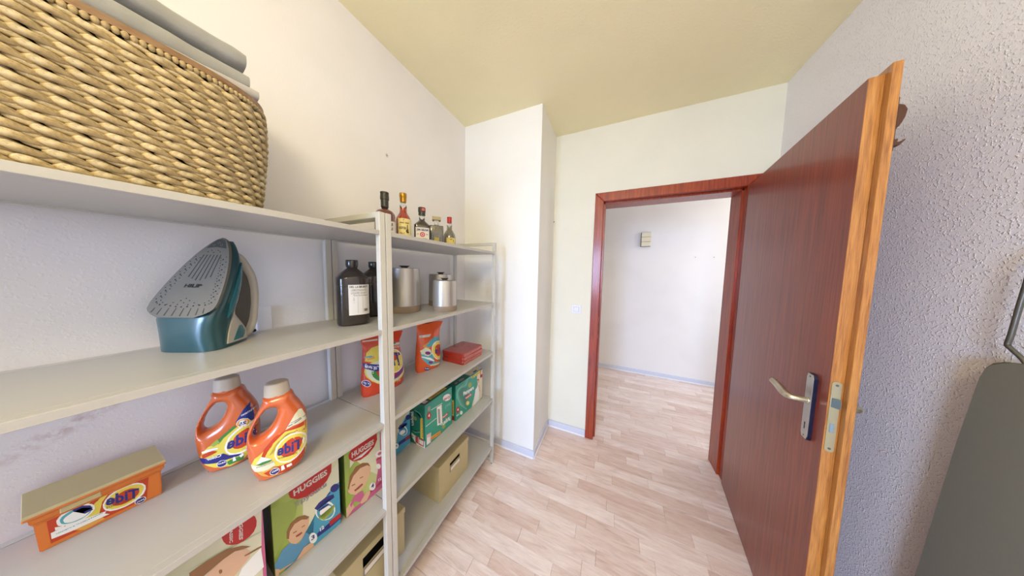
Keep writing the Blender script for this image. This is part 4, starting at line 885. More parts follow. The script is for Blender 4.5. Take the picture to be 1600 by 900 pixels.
# ---------------------------------------------------------------- soap powder bags
M_bag = plain('red_orange_bag_film', 206, 66, 34, 0.3, 0, 0.03, Coat_Weight=0.4, Coat_Roughness=0.15)
M_bag2 = plain('orange_bag_film', 216, 88, 36, 0.3, 0, 0.03, Coat_Weight=0.4, Coat_Roughness=0.15)
def bag(x, y, th, m, rows, label, key):
    e = front('powder_bag', x, y, Z3, th, label, 'powder bag', 'orange washing powder bags')
    rings = []
    for (z, x0, x1, d, ex) in rows:
        cx, a = (x0 + x1) / 2, (x1 - x0) / 2; rg = []
        for i in range(48):
            t = 2 * math.pi * i / 48; c, s = math.cos(t), math.sin(t)
            px = cx + a * math.copysign(abs(c) ** (2 / ex), c); py = d * math.copysign(abs(s) ** (2 / ex), s)
            wr = 0.0011 * math.sin(px * 260 + z * 90) * math.sin(z * 160 + px * 40) * min(1, d / 0.02)
            rg.append((px, 0.035 + py + wr, z + (0.003 * math.sin(px * 60) if z > 0.24 else 0)))
        rings.append(rg)
    # refine between rows
    R2 = []
    for a, b in zip(rings, rings[1:]):
        for k in range(4): R2.append([tuple(a[i][j] * (1 - k / 4) + b[i][j] * k / 4 for j in range(3)) for i in range(48)])
    R2.append(rings[-1]); bm = bmesh.new(); loft(bm, R2); body = bmobj('bag_body', bm, m, e, True, angle=60)
    printed('front_print', e, LAY[key], None, body=bvh_of(body), step=0.007, lift=0.0005)
bag(-0.955, 0.575, 12, M_bag, [(0.0, 0.006, 0.178, 0.026, 2.4), (0.012, 0.0, 0.186, 0.033, 2.2), (0.06, -0.001, 0.190, 0.040, 2.0), (0.12, 0.004, 0.184, 0.038, 2.0), (0.17, 0.008, 0.176, 0.030, 2.0), (0.20, 0.010, 0.172, 0.020, 2.0), (0.225, 0.010, 0.174, 0.010, 2.0), (0.245, 0.006, 0.182, 0.004, 2.0), (0.270, 0.002, 0.190, 0.0015, 2.0)], 'red washing powder bag standing behind the middle shelf posts', 'g1')
bag(-0.9377, 0.850, 14, M_bag2, [(0.0, 0.010, 0.146, 0.026, 2.4), (0.012, 0.005, 0.153, 0.032, 2.2), (0.06, 0.004, 0.158, 0.038, 2.0), (0.12, 0.008, 0.156, 0.036, 2.0), (0.17, 0.012, 0.154, 0.028, 2.0), (0.20, 0.014, 0.156, 0.018, 2.0), (0.225, 0.014, 0.162, 0.009, 2.0), (0.245, 0.014, 0.170, 0.004, 2.0), (0.268, 0.014, 0.180, 0.0015, 2.0)], 'orange washing powder bag beside the stack of red packs', 'g2')

# ---------------------------------------------------------------- red packs, three high
M_redtop = plain('dark_red_pack_film', 158, 40, 26, 0.22, 0, 0.05, Coat_Weight=0.6, Coat_Roughness=0.1)
M_silv = plain('shiny_pack_edge', 226, 150, 136, 0.3, 0.2)
for i, (lb, dx, dr_) in enumerate((('lowest of the three glossy red packs stacked by the far post', 0, 0), ('middle of the three glossy red packs stacked by the far post', 0.001, 1.0), ('topmost of the three glossy red packs stacked by the far post', 0.002, -0.6))):
    e = front('red_pack', -0.792 + dx, 1.0585, Z3 + 0.0230 * i, 1.0 + dr_, lb, 'red pack', 'glossy red packs on the third shelf')
    bm = bmesh.new(); loft(bm, [[(x, y, 0.0) for x, y in sup(0.105, 0.087, 0.104, 0.086, 14, 40)], [(x, y, 0.003) for x, y in sup(0.105, 0.087, 0.105, 0.087, 14, 40)], [(x, y, 0.0185) for x, y in sup(0.105, 0.087, 0.105, 0.087, 14, 40)], [(x, y, 0.0225) for x, y in sup(0.105, 0.087, 0.1025, 0.0845, 14, 40)]]); bmobj('wrapper', bm, M_redtop, e, True, angle=40)
    bm = bmesh.new()
    for z in (0.006, 0.0115, 0.017): box(bm, 0.004, 0.206, -0.0012, 0.0008, z - 0.0007, z + 0.0009)
    bmobj('shiny_fold', bm, M_silv, e)

# ---------------------------------------------------------------- iron standing on its heel
M_teal = plain('teal_iron_plastic', 26, 72, 80, 0.3, 0, 0.02, Coat_Weight=0.5, Coat_Roughness=0.15)
M_teal2 = plain('light_teal_iron_plastic', 44, 110, 124, 0.3, 0, 0.02, Coat_Weight=0.4)
M_igrey = plain('warm_grey_iron_plastic', 190, 184, 174, 0.38)
M_sole = plain('brushed_soleplate', 128, 124, 114, 0.4, 0.45, 0.04, 60)
M_soledk = plain('dark_sole_marking', 74, 76, 74, 0.4, 0.3)
M_holes = plain('steam_hole_black', 14, 14, 14, 0.8)
e = front('steam_iron', -0.9735, 0.1435, Z2, 63.3, 'teal and grey steam iron standing on its heel, soleplate facing out', 'iron')
SB, ST = 0.090, 0.300; SL = 0.50               # sole base height, tip height, set-back per unit height
def halfw(t): t = max(0, min(1, t)); return 0.083 * (max(0.0, 1 - t ** 1.75)) ** 0.66 * (1 - 0.50 * (max(0, 0.16 - t) / 0.16) ** 2.6)
def body_at(z):   # front, back and half width of the body at one height
    t = (z - SB) / (ST - SB)
    if z < SB: yf_, hw = 0.004 - 0.003 * math.sin(math.pi * z / SB), 0.0755 - 0.004 * math.sin(math.pi * z / SB)
    else: yf_, hw = (z - SB) * SL + 0.004, max(0.004, 0.083 * (max(0.0, 1 - t ** 1.75)) ** 0.66 * 0.92)
    q = max(0.0, min(1.0, (z - 0.03) / 0.075)); q = q * q * (3 - 2 * q); yb_ = yf_ + 0.125 * (1 - q) + q * max(0.014, 0.080 - 0.064 * (max(0.0, z - 0.09) / 0.205) ** 1.4); return yf_, yb_, hw
def taper(d): return max(0.26, 1 - 4.3 * max(0.0, d - 0.006)) if d < 0.16 else 0.26
rings = []
for i in range(33):
    z = 0.0008 + (ST - 0.010) * i / 32; yf_, yb_, hw = body_at(z); cy, b_ = (yf_ + yb_) / 2, (yb_ - yf_) / 2
    rings.append([(x * taper(y - yf_), y, z) for x, y in sup(0, cy, hw, b_, 3.6 if z < SB else 3.2, 52)])
bm = bmesh.new(); loft(bm, rings); bmobj('body', bm, M_teal, e, True, angle=50)
def sole_pt(x, s, off=0.0):   # x across, s 0..1 from heel edge to tip
    z = SB + s * (ST - SB); return Vector((x, (z - SB) * SL - off * 0.857, z - off * 0.0))
def sole_outline(sc_=1.0, k=28):
    P = []
    ss = [0.0, 0.006, 0.015, 0.03, 0.05, 0.075, 0.10] + [0.10 + 0.90 * (i / k) ** 0.8 for i in range(1, k + 1)]
    L_ = [(halfw(s) * sc_, s) for s in ss]
    return [(a, s) for a, s in L_] + [(-a, s) for a, s in L_[::-1]]
bm = bmesh.new(); P = sole_outline()
def dd(P):
    o = []
    for p in P:
        if not o or math.dist((p[0], p[1] * 0.2), (o[-1][0], o[-1][1] * 0.2)) > 0.0005: o.append(p)
    return o
P = dd(P); prism(bm, P, lambda x, s: sole_pt(x * 0.97, 0.5 + (s - 0.5) * 0.985, -0.009), lambda x, s: sole_pt(x, s, 0.0)); so = bmobj('soleplate', bm, M_sole, e)
def on_sole(name, polys, m, off=0.0006):
    bm = bmesh.new()
    for P in polys: 
        try: prism(bm, P, lambda x, s: sole_pt(x, s, 0.0), lambda x, s: sole_pt(x, s, off))
        except ValueError: pass
    return bmobj(name, bm, m, so)
def circ(x, s, r, n=10): return [(x + r * math.cos(2 * math.pi * i / n), s + r / 0.245 * math.sin(2 * math.pi * i / n)) for i in range(n)]
hol = []
for sg in (-1, 1):
    for i in range(9):
        s = 0.17 + 0.066 * i; xx = halfw(s) - 0.015; hol += [circ(sg * xx, s, 0.0017), circ(sg * (xx - 0.008), s + 0.02, 0.0011), circ(sg * (xx + 0.005), s + 0.035, 0.0011), circ(sg * (xx - 0.004), s - 0.015, 0.0011)]
for i in range(9): hol.append(circ(-0.054 + 0.0135 * i, 0.13 + 0.012 * math.cos(i * 0.8), 0.0016)); hol.append(circ(-0.050 + 0.0125 * i, 0.165 - 0.004 * (i % 2) * 5, 0.0011))
for x, s in ((0, 0.215), (-0.01, 0.19), (0.011, 0.19), (-0.016, 0.80), (0.0, 0.79), (0.016, 0.80), (-0.008, 0.82), (0.009, 0.82)): hol.append(circ(x, s, 0.0012))
on_sole('steam_holes', hol, M_holes)['kind'] = 'stuff'
on_sole('heat_groove', [[(x - 0.0011, 0.42 + 0.02 * abs(i - 2.5)), (x + 0.0011, 0.42 + 0.02 * abs(i - 2.5)), (x * 0.8 + 0.0009, 0.76), (x * 0.8 - 0.0009, 0.76)] for i, x in enumerate((-0.027, -0.016, -0.005, 0.006, 0.017, 0.028))], M_soledk)
on_sole('heel_groove', [[(x - 0.0005, 0.105), (x + 0.0005, 0.105), (x * 1.06 + 0.0013, 0.018 + abs(x) ** 3 * 170), (x * 1.06 - 0.0013, 0.018 + abs(x) ** 3 * 170)] for x in (-0.060, -0.044, -0.027, -0.010, 0.008, 0.025, 0.042, 0.056)], M_soledk)
tipP = [(halfw(s) * 0.80, s) for s in (0.85, 0.88, 0.91, 0.94, 0.965)] + [(0, 0.98)] + [(-halfw(s) * 0.80, s) for s in (0.965, 0.94, 0.91, 0.88, 0.85)] + [(0, 0.868)]
on_sole('tip_panel', [tipP], M_soledk, 0.0004)
on_sole('tip_boss', [circ(0, 0.925, 0.0034), circ(-0.010, 0.895, 0.0034), (circ(0.010, 0.895, 0.0034))], M_sole, 0.0009)
on_sole('tip_hole', [circ(0, 0.925, 0.0015), circ(-0.010, 0.895, 0.0015), (circ(0.010, 0.895, 0.0015))], M_holes, 0.0012)
printed('lettering', e, [('t', 'black', 'HILIP', (-22, 0), (20, 0), (-22, 10))], None, place=lambda p: sole_pt(p.x, 0.345 + p.z / 0.25, 0.0008 - p.y * 0))
# heel block trim, side panel and handle (the handle loops out at the back)
bm = bmesh.new(); HP = [(0.0, 0.100, 0.020), (0.0, 0.124, 0.012), (0.0, 0.144, 0.020), (0.0, 0.158, 0.050), (0.0, 0.164, 0.085), (0.0, 0.168, 0.120), (0.0, 0.168, 0.155), (0.0, 0.162, 0.190), (0.0, 0.146, 0.222), (0.0, 0.130, 0.245), (0.0, 0.110, 0.255)]
path = catmull(HP, 4, False); rings = []
for i, p in enumerate(path):
    t = (path[min(i + 1, len(path) - 1)] - path[max(i - 1, 0)]).normalized(); nrm = Vector((0, -t.z, t.y)); u = i / (len(path) - 1)
    a, b_ = 0.026 - 0.008 * math.sin(math.pi * u), 0.012 + 0.002 * math.cos(2 * math.pi * u)
    rings.append([p + Vector((1, 0, 0)) * a * math.cos(2 * math.pi * j / 20) + nrm * b_ * math.sin(2 * math.pi * j / 20) for j in range(20)])
loft(bm, rings); bmobj('handle', bm, M_igrey, e, True, angle=60)
bm = bmesh.new(); loft(bm, [[(x, y, z) for x, y in sup(0, (a + b_) / 2, 0.010, (b_ - a) / 2, 4, 20)] for z, a, b_ in ((0.030, 0.07, 0.146), (0.06, 0.07, 0.156), (0.10, 0.068, 0.162), (0.15, 0.075, 0.162), (0.19, 0.08, 0.155), (0.225, 0.09, 0.138))]); bmobj('grip_shade_slab', bm, plain('grip_shade_grey', 92, 90, 86, 0.5), e, True, angle=60)  # added slab fills the handle opening; its dark grey stands for shade
for sg in (1, -1):   # grey side shields and light teal inlays
    def sp_(y, z, o): 
        yf_, yb_, hw = body_at(z); cy, b_ = (yf_ + yb_) / 2, (yb_ - yf_) / 2
        q = min(1, abs((y - cy) / b_)); n_ = 3.3; return Vector((sg * (hw * (max(0.02, 1 - q ** n_)) ** (1 / n_) * taper(y - yf_) + o), y, z))
    def patch(name, P, m, o0, o1):
        bm = bmesh.new(); b = bmesh.new(); b.faces.new([b.verts.new((y, z, 0)) for y, z in P]); bmesh.ops.triangulate(b, faces=b.faces[:])
        for ax in (0, 1):
            q = -0.01
            while q < 0.31:
                co = [0, 0, 0]; no = [0, 0, 0]; co[ax] = q; no[ax] = 1; bmesh.ops.bisect_plane(b, geom=b.verts[:] + b.edges[:] + b.faces[:], plane_co=co, plane_no=no); q += 0.008
        mp = {v: bm.verts.new(sp_(v.co.x, v.co.y, o1)) for v in b.verts}; mq = {v: bm.verts.new(sp_(v.co.x, v.co.y, o0)) for v in b.verts}
        for f in b.faces: bm.faces.new([mp[v] for v in f.verts]); bm.faces.new([mq[v] for v in reversed(f.verts)])
        for e_ in b.edges:
            if e_.is_boundary: a, c_ = e_.verts; bm.faces.new((mp[a], mp[c_], mq[c_], mq[a]))
        b.free(); bmobj(name, bm, m, e, True, angle=40)
    patch('side_shield', [(0.045, 0.010), (0.118, 0.008), (0.114, 0.04), (0.096, 0.065), (0.088, 0.09), (0.093, 0.12), (0.104, 0.15), (0.112, 0.18), (0.112, 0.205), (0.100, 0.18), (0.080, 0.13), (0.064, 0.070)], M_igrey, -0.002, 0.0035)
    patch('side_inlay', [(0.062, 0.014), (0.094, 0.014), (0.108, 0.030), (0.098, 0.050), (0.086, 0.050)], M_teal2, 0.0030, 0.0048)
    patch('water_window', [(0.050, 0.080), (0.064, 0.098), (0.086, 0.145), (0.106, 0.195), (0.110, 0.230), (0.100, 0.218), (0.076, 0.165), (0.056, 0.118)], M_teal2, -0.001, 0.0042)
bm = bmesh.new(); tube(bm, catmull([(0.0, 0.150, 0.018), (0.0, 0.170, 0.014), (-0.02, 0.18, 0.006), (-0.06, 0.175, 0.0045), (-0.10, 0.15, 0.0045)], 5, False), 0.0035, 8); bmobj('cord', bm, M_black, e, True)

# ---------------------------------------------------------------- dark refill bottles
def glassy(name, r, g, b, rough=0.06, tr=0.85, ior=1.45):
    return mat(name, rgb(r, g, b), rough, 0, Transmission_Weight=tr, IOR=ior)
M_dark = glassy('smoked_bottle_plastic', 96, 86, 80, 0.08, 0.72)
M_darkcap = plain('glossy_dark_cap', 52, 52, 50, 0.25, 0.3, 0.02, Coat_Weight=0.4)
M_brownliq = glassy('brown_soap', 52, 26, 20, 0.3, 0.3)
M_paper = plain('white_label_paper', 216, 212, 206, 0.6)
def dark_bottle(x, y, th, label, lab):
    e = tag(empty('refill_bottle', (x, y, Z2), R(90 - th)), label, 'bottle', 'smoked refill bottles')
    def ring(a, b, z, n=2.6): return [(px, py, z) for px, py in sup(0, 0, a, b, n, 40)]
    bm = bmesh.new(); prof = [(0.044, 0), (0.051, 0.003), (0.0535, 0.010), (0.0535, 0.178), (0.0525, 0.185), (0.047, 0.192), (0.022, 0.216), (0.0165, 0.221), (0.0165, 0.226)]
    loft(bm, [ring(a, a * (0.86 if z < 0.19 else 1.0 - 0.0 if z > 0.215 else 0.92), z, 2.9 if z < 0.19 else 2.0) for a, z in prof]); bmobj('bottle_body', bm, M_dark, e, True, angle=50)
    bm = bmesh.new(); loft(bm, [ring(a, a * 0.84, z, 2.9) for a, z in [(0.044, 0.004), (0.049, 0.010), (0.049, 0.055), (0.049, 0.150)]]); bmobj('contents', bm, M_brownliq, e, True, angle=50)
    bm = bmesh.new(); lathe(bm, [(0.0165, 0.222), (0.0185, 0.224), (0.0205, 0.232), (0.0205, 0.250), (0.0195, 0.2525), (0.001, 0.2525)], 28); bmobj('cap', bm, M_darkcap, e, True, angle=40)
    if lab:
        bm = bmesh.new(); k = 12; ft = []; bk = []
        for z in (0.042, 0.158):
            r1 = []; r2 = []
            for i in range(k + 1):
                px = -0.018 + 0.068 * i / k; py = -0.046 * (max(0.0, 1 - abs(px / 0.0535) ** 2.9)) ** (1 / 2.9) - 0.0006
                r1.append(bm.verts.new((px, py - 0.0004, z))); r2.append(bm.verts.new((px, py, z)))
            ft.append(r1); bk.append(r2)
        for rr in (ft, bk):
            for i in range(k): bm.faces.new((rr[0][i], rr[0][i + 1], rr[1][i + 1], rr[1][i]))
        for i in range(k): bm.faces.new((ft[1][i], ft[1][i + 1], bk[1][i + 1], bk[1][i])); bm.faces.new((ft[0][i], ft[0][i + 1], bk[0][i + 1], bk[0][i]))
        la = bmobj('label', bm, M_paper, e, True, angle=40)
        def wrap(p):
            py = -0.046 * (max(0.0, 1 - abs(min(p.x, 0.0495) / 0.0535) ** 2.9)) ** (1 / 2.9) - 0.0014
            return Vector((p.x, py + p.y, p.z))
        printed('label_print', la, [('t', 'black', 'DES. L:A BRUKET', (-14, 146), (44, 146), (-14, 154)), ('t', 'grey', 'LEMONGRASS', (-10, 134), (40, 134), (-10, 142)), ('t', 'grey', 'LIQUID SOAP', (-10, 123), (40, 123), (-10, 131)),
            ('t', 'grey', 'Flytande Handtvål', (-3, 115), (42, 115), (-3, 120)), ('grey', [(-4, 90), (44, 90), (44, 90.8), (-4, 90.8)]), ('grey', [(10, 48), (10.8, 48), (10.8, 112), (10, 112)]), ('grey', [(26, 48), (26.8, 48), (26.8, 112), (26, 112)])]
            + [('grey', [(-4, 108 - 3.2 * i), (44, 108 - 3.2 * i), (44, 106.9 - 3.2 * i), (-4, 106.9 - 3.2 * i)]) for i in range(4)] + [('black', [(31 + 1.7 * i, 54), (31.9 + 1.7 * i, 54), (31.9 + 1.7 * i, 65), (31 + 1.7 * i, 65)]) for i in range(7)], None, place=wrap)
dark_bottle(-0.9300, 0.5280, 24, 'smoked refill bottle with a white paper label', True)
dark_bottle(-1.0200, 0.6730, 24, 'unlabelled smoked refill bottle behind the labelled one', False)

# ---------------------------------------------------------------- canisters
M_steel = plain('brushed_steel', 190, 186, 178, 0.42, 0.75, 0.02, 4)
M_taupe = plain('taupe_canister_foot', 146, 128, 112, 0.45)
M_knob = plain('dark_bronze_knob', 84, 78, 70, 0.3, 0.7)
def canister(x, y, r, h, label):
    e = tag(empty('canister', (x, y, Z2)), label, 'canister', 'brushed steel kitchen canisters'); b_ = 0.034 if r > 0.07 else 0.030
    bm = bmesh.new(); lathe(bm, [(r * 0.97, 0), (r, 0.004), (r, b_)], 56); bmobj('foot_band', bm, M_taupe, e, True, angle=40)
    bm = bmesh.new(); lathe(bm, [(r, b_), (r * 0.995, b_ + 0.02), (r * 0.955, h - 0.012), (r * 0.95, h - 0.008)], 56); bmobj('canister_wall', bm, M_steel, e, True, angle=40)
    bm = bmesh.new(); lathe(bm, [(r * 0.95, h - 0.008), (r * 0.945, h - 0.002), (r * 0.90, h), (0.002, h + 0.001)], 56); l_ = bmobj('lid', bm, M_steel, e, True, angle=40)
    k = r / 0.0777; bm = bmesh.new(); lathe(bm, [(0.016 * k, h + 0.0005), (0.016 * k, h + 0.004), (0.0265 * k, h + 0.011), (0.0265 * k, h + 0.0125), (0.001, h + 0.013)], 32); bmobj('knob', bm, M_knob, l_, True, angle=40)
canister(-0.996, 0.8224, 0.0777, 0.228, 'largest brushed steel canister, beside the middle shelf posts')
canister(-0.9946, 1.0895, 0.0724, 0.196, 'brushed steel canister standing behind the smallest one')
canister(-0.8313, 0.9415, 0.0632, 0.166, 'smallest brushed steel canister, in front near the shelf edge')

# ---------------------------------------------------------------- liquor bottles along the top
M_gl = glassy('clear_bottle_glass', 236, 240, 238, 0.02, 1.0)
M_whis = mat('red_brown_spirit', rgb(98, 48, 44), 0.15, 0, Coat_Weight=0.8, Coat_Roughness=0.05)
M_amber = mat('amber_red_spirit', rgb(150, 52, 36), 0.15, 0, Coat_Weight=0.8, Coat_Roughness=0.05)
M_jet = mat('black_brown_spirit', rgb(44, 32, 28), 0.12, 0, Coat_Weight=0.8, Coat_Roughness=0.05)
M_paleliq = mat('smoky_clear_spirit', rgb(132, 128, 116), 0.12, 0, Transmission_Weight=0.3, Coat_Weight=0.8, Coat_Roughness=0.05)
M_gold = plain('gold_foil', 176, 132, 44, 0.3, 0.7); M_dkcap = plain('black_wax_capsule', 50, 50, 46, 0.4); M_redcap = plain('red_foil_capsule', 178, 26, 34, 0.35)
M_ycream = plain('cream_label_paper', 222, 206, 140, 0.6); M_ylab = plain('yellow_label_paper', 224, 204, 120, 0.6); M_cork = plain('cork_stopper', 178, 164, 128, 0.6)
XB = -0.900
def round_label(par, r, z0, z1, a0, a1, m, name='label', off=0.0006):
    bm = bmesh.new(); k = 14; A = []; Bv = []
    for z in (z0, z1):
        A.append([bm.verts.new(((r + off) * math.sin(R(a0 + (a1 - a0) * i / k)), -(r + off) * math.cos(R(a0 + (a1 - a0) * i / k)), z)) for i in range(k + 1)])
        Bv.append([bm.verts.new(((r + off * 0.3) * math.sin(R(a0 + (a1 - a0) * i / k)), -(r + off * 0.3) * math.cos(R(a0 + (a1 - a0) * i / k)), z)) for i in range(k + 1)])
    for rr in (A, Bv):
        for i in range(k): bm.faces.new((rr[0][i], rr[0][i + 1], rr[1][i + 1], rr[1][i]))
    for i in range(k): bm.faces.new((A[1][i], A[1][i + 1], Bv[1][i + 1], Bv[1][i])); bm.faces.new((A[0][i], A[0][i + 1], Bv[0][i + 1], Bv[0][i]))
    return bmobj(name, bm, m, par, True, angle=40)
def cylwrap(r, a0): return lambda p: Vector(((r + 0.0012 - p.y) * math.sin(R(a0) + p.x / r), -(r + 0.0012 - p.y) * math.cos(R(a0) + p.x / r), p.z))
def bottle(y, label, phi=50):
    return tag(empty('liquor_bottle', (XB, y, Z1), R(phi)), label, 'bottle', 'liquor bottles on the top shelf')
def fat(bm, prof, n=32): lathe(bm, prof, n)
# local -y looks towards the camera (phi turns it)
e = bottle(0.650, 'round-shouldered dark red bottle with a tall black capsule, behind the middle posts', 52)
bm = bmesh.new(); fat(bm, [(0.036, 0), (0.0395, 0.004), (0.0395, 0.090), (0.037, 0.103), (0.029, 0.114), (0.016, 0.120), (0.0125, 0.123)]); bmobj('bottle_body', bm, M_whis, e, True, angle=60)
bm = bmesh.new(); fat(bm, [(0.0125, 0.122), (0.0125, 0.130), (0.015, 0.132)]); bmobj('neck', bm, M_gl, e, True)
bm = bmesh.new(); fat(bm, [(0.0148, 0.130), (0.0148, 0.160), (0.0168, 0.161), (0.0168, 0.178), (0.0160, 0.180), (0.0160, 0.186), (0.0168, 0.188), (0.0160, 0.192)]); bmobj('capsule', bm, M_dkcap, e, True, angle=40)
la = round_label(e, 0.0395, 0.012, 0.068, -5, 75, M_paper); printed('label_print', la, [('t', 'brown', 'LE', (20, 50), (32, 50), (20, 60)), ('t', 'brown', 'LE', (22, 32), (32, 32), (22, 42))], None, place=cylwrap(0.0395, 0))
e = bottle(0.742, 'slim amber-red bottle with a gold stopper and cream label', 50)
bm = bmesh.new(); fat(bm, [(0.030, 0), (0.0325, 0.004), (0.0325, 0.092), (0.030, 0.104), (0.022, 0.118), (0.0155, 0.130), (0.0145, 0.150)]); bmobj('bottle_body', bm, M_amber, e, True, angle=60)
bm = bmesh.new(); fat(bm, [(0.0145, 0.149), (0.0135, 0.170), (0.0135, 0.178)]); bmobj('neck', bm, M_gl, e, True)
bm = bmesh.new(); fat(bm, [(0.0115, 0.174), (0.0135, 0.176), (0.0145, 0.188), (0.0148, 0.198), (0.0155, 0.200), (0.0155, 0.214), (0.0145, 0.217)]); bmobj('stopper', bm, M_gold, e, True, angle=40)
la = round_label(e, 0.0325, 0.012, 0.098, -42, 78, M_ycream); printed('label_print', la, [('t', 'black', 'Y', (-2, 88), (3, 88), (-2, 94)), ('t', 'brown', 'SHADE', (-14, 76), (2, 76), (-14, 81)), ('t', 'brown', 'ISLAND', (8, 76), (24, 76), (8, 81)), ('t', 'black', 'SCOTCH', (-18, 50), (10, 50), (-18, 60)), ('black', [(14, 34), (17, 34), (18, 70), (15, 72)]), ('t', 'black', 'G', (10, 34), (22, 34), (10, 50)), ('t', 'brown', 'No. 6', (-14, 28), (4, 28), (-14, 35)), ('black', ell_(8, 20, 8, 3))], None, place=cylwrap(0.0325, 0))
# square bourbon bottle
e = bottle(0.852, 'square bottle of dark spirit with white label and black screw cap', 48)
def sq(a, z, n=7, b=None): return [(x, y, z) for x, y in sup(0, 0, a, b or a, n, 40)]
bm = bmesh.new(); loft(bm, [sq(0.036, 0), sq(0.0375, 0.003), sq(0.0375, 0.080), sq(0.0375, 0.090), sq(0.030, 0.100, 4), sq(0.020, 0.110, 2.6), sq(0.0135, 0.120, 2)]); bmobj('bottle_body', bm, M_jet, e, True, angle=40)
bm = bmesh.new(); lathe(bm, [(0.0135, 0.119), (0.0128, 0.140), (0.0135, 0.146)], 28); bmobj('neck', bm, M_gl, e, True)
bm = bmesh.new(); lathe(bm, [(0.0165, 0.143), (0.0165, 0.158), (0.0178, 0.159), (0.0178, 0.180), (0.0165, 0.182)], 28); cp = bmobj('screw_cap', bm, M_dkcap, e, True, angle=40)
printed('cap_seal', cp, [('red', ell_(6, 170, 9, 9)), ('pinkw', ell_(6, 170, 5, 5)), ('red', ell_(6, 170, 3, 3))], None, place=cylwrap(0.0178, 0))
la = B('label', -0.030, 0.032, -0.0385, -0.0374, 0.006, 0.076, M_paper, e)
printed('label_print', la, [('t', 'navy', 'JIM BEAM', (-26, 60), (28, 60), (-26, 70)), ('red', ell_(1, 42, 12, 12)), ('pinkw', ell_(1, 42, 7, 7)), ('red', ell_(1, 42, 4, 4)), ('t', 'navy', '17', (-24, 40), (-16, 40), (-24, 46)), ('t', 'navy', '95', (18, 40), (26, 40), (18, 46)), ('t', 'black', 'BOURBON', (-22, 16), (24, 16), (-22, 24))], None, place=lambda p: Vector((p.x, p.y - 0.0386, p.z)))
B('side_band', 0.0372, 0.0385, -0.022, 0.022, 0.072, 0.078, M_gold, e)
# studded square decanter
e = bottle(0.955, 'square studded glass decanter with a block stopper', 44)
bm = bmesh.new(); loft(bm, [sq(0.0345, 0, 12), sq(0.0355, 0.002, 12), sq(0.0355, 0.104, 12), sq(0.0345, 0.107, 12)]); dec = bmobj('decanter_body', bm, plain('dark_decanter_glass', 62, 60, 54, 0.12, 0, 0.02, Coat_Weight=0.8), e, True, angle=40)
bm = bmesh.new()
for i in range(9):
    for j in range(18):
        if abs(i - 4) < 2.5 and 2 <= j <= 6: continue
        box(bm, -0.0315 + 0.0072 * i, -0.0315 + 0.0072 * i + 0.0038, -0.0372, -0.0350, 0.004 + 0.0057 * j, 0.004 + 0.0057 * j + 0.0024, 0.0008)
o = bmobj('glass_studs', bm, plain('pale_glass_stud', 176, 174, 160, 0.3), e); o['kind'] = 'stuff'
B('crest_label', -0.014, 0.014, -0.0374, -0.0350, 0.015, 0.044, plain('olive_gold_crest', 132, 120, 56, 0.4, 0.5), e, 0.002)
B('plain_side', -0.0364, -0.0350, -0.026, 0.026, 0.004, 0.102, plain('taupe_side_glass', 150, 138, 120, 0.3), e)
bm = bmesh.new(); lathe(bm, [(0.020, 0.106), (0.0125, 0.112), (0.0125, 0.128), (0.017, 0.138)], 24); bmobj('neck', bm, M_gl, e, True)
B('stopper', -0.0225, 0.0225, -0.0225, 0.0225, 0.138, 0.158, M_cork, e, 0.003, 2)
e = bottle(1.062, 'small grey bottle with a red capsule and yellow label, last in the row', 42)
bm = bmesh.new(); fat(bm, [(0.033, 0), (0.0355, 0.004), (0.0355, 0.066), (0.033, 0.078), (0.024, 0.096), (0.0155, 0.108), (0.0150, 0.128)]); bmobj('bottle_body', bm, M_paleliq, e, True, angle=60)
bm = bmesh.new(); fat(bm, [(0.0150, 0.127), (0.0135, 0.144), (0.0130, 0.150)]); bmobj('neck', bm, M_gl, e, True)
bm = bmesh.new(); fat(bm, [(0.0135, 0.146), (0.0135, 0.178), (0.0145, 0.179), (0.0140, 0.182)]); bmobj('capsule', bm, M_redcap, e, True, angle=40)
la = round_label(e, 0.0355, 0.008, 0.058, -30, 60, M_ylab); printed('label_print', la, [('t', 'brown', 'NEW', (2, 44), (16, 47), (1, 50)), ('brown', [(0, 26), (28, 26), (28, 27.4), (0, 27.4)]), ('brown', [(20, 34), (23, 34), (24, 48), (21, 48)])], None, place=cylwrap(0.0355, 0))

# ---------------------------------------------------------------- woven basket
M_rope = mat('water_hyacinth_rope', rgb(192, 166, 112), 0.62); _n, _l, _b = nt(M_rope)
_v = coords(M_rope); _a = noise(M_rope, _v, 34, 3); _c = ramp(M_rope, _a, [(0.3, rgb(148, 126, 84)), (0.5, rgb(188, 168, 124)), (0.68, rgb(218, 206, 172))])
_f = noise(M_rope, coords(M_rope, (1, 1, 1)), 210, 3, 0.7); _c = mix(M_rope, ramp(M_rope, _f, [(0.35, (0.5, 0.5, 0.5, 1)), (0.5, (0, 0, 0, 1))]), _c, rgb(120, 92, 52))
_oi = _n.new('ShaderNodeObjectInfo'); _hs = _n.new('ShaderNodeHueSaturation'); _mr = _n.new('ShaderNodeMapRange'); _mr.inputs['To Min'].default_value = 0.88; _mr.inputs['To Max'].default_value = 1.12
_l.new(_oi.outputs['Random'], _mr.inputs['Value']); _l.new(_mr.outputs[0], _hs.inputs['Value']); _l.new(_c, _hs.inputs['Color']); base(M_rope, _hs.outputs['Color']); bump(M_rope, _f, 0.35, 0.0008)
M_inner = plain('weave_gap_shade_brown', 44, 32, 16, 0.9)  # shell behind the weave; shade between strands put into its dark colour
M_rimwood = wood('brown_rim_wood', [(0.3, rgb(112, 84, 56)), (0.5, rgb(142, 110, 78)), (0.7, rgb(164, 134, 100))], 0.5, 0.1, (14, 2.5, 14))
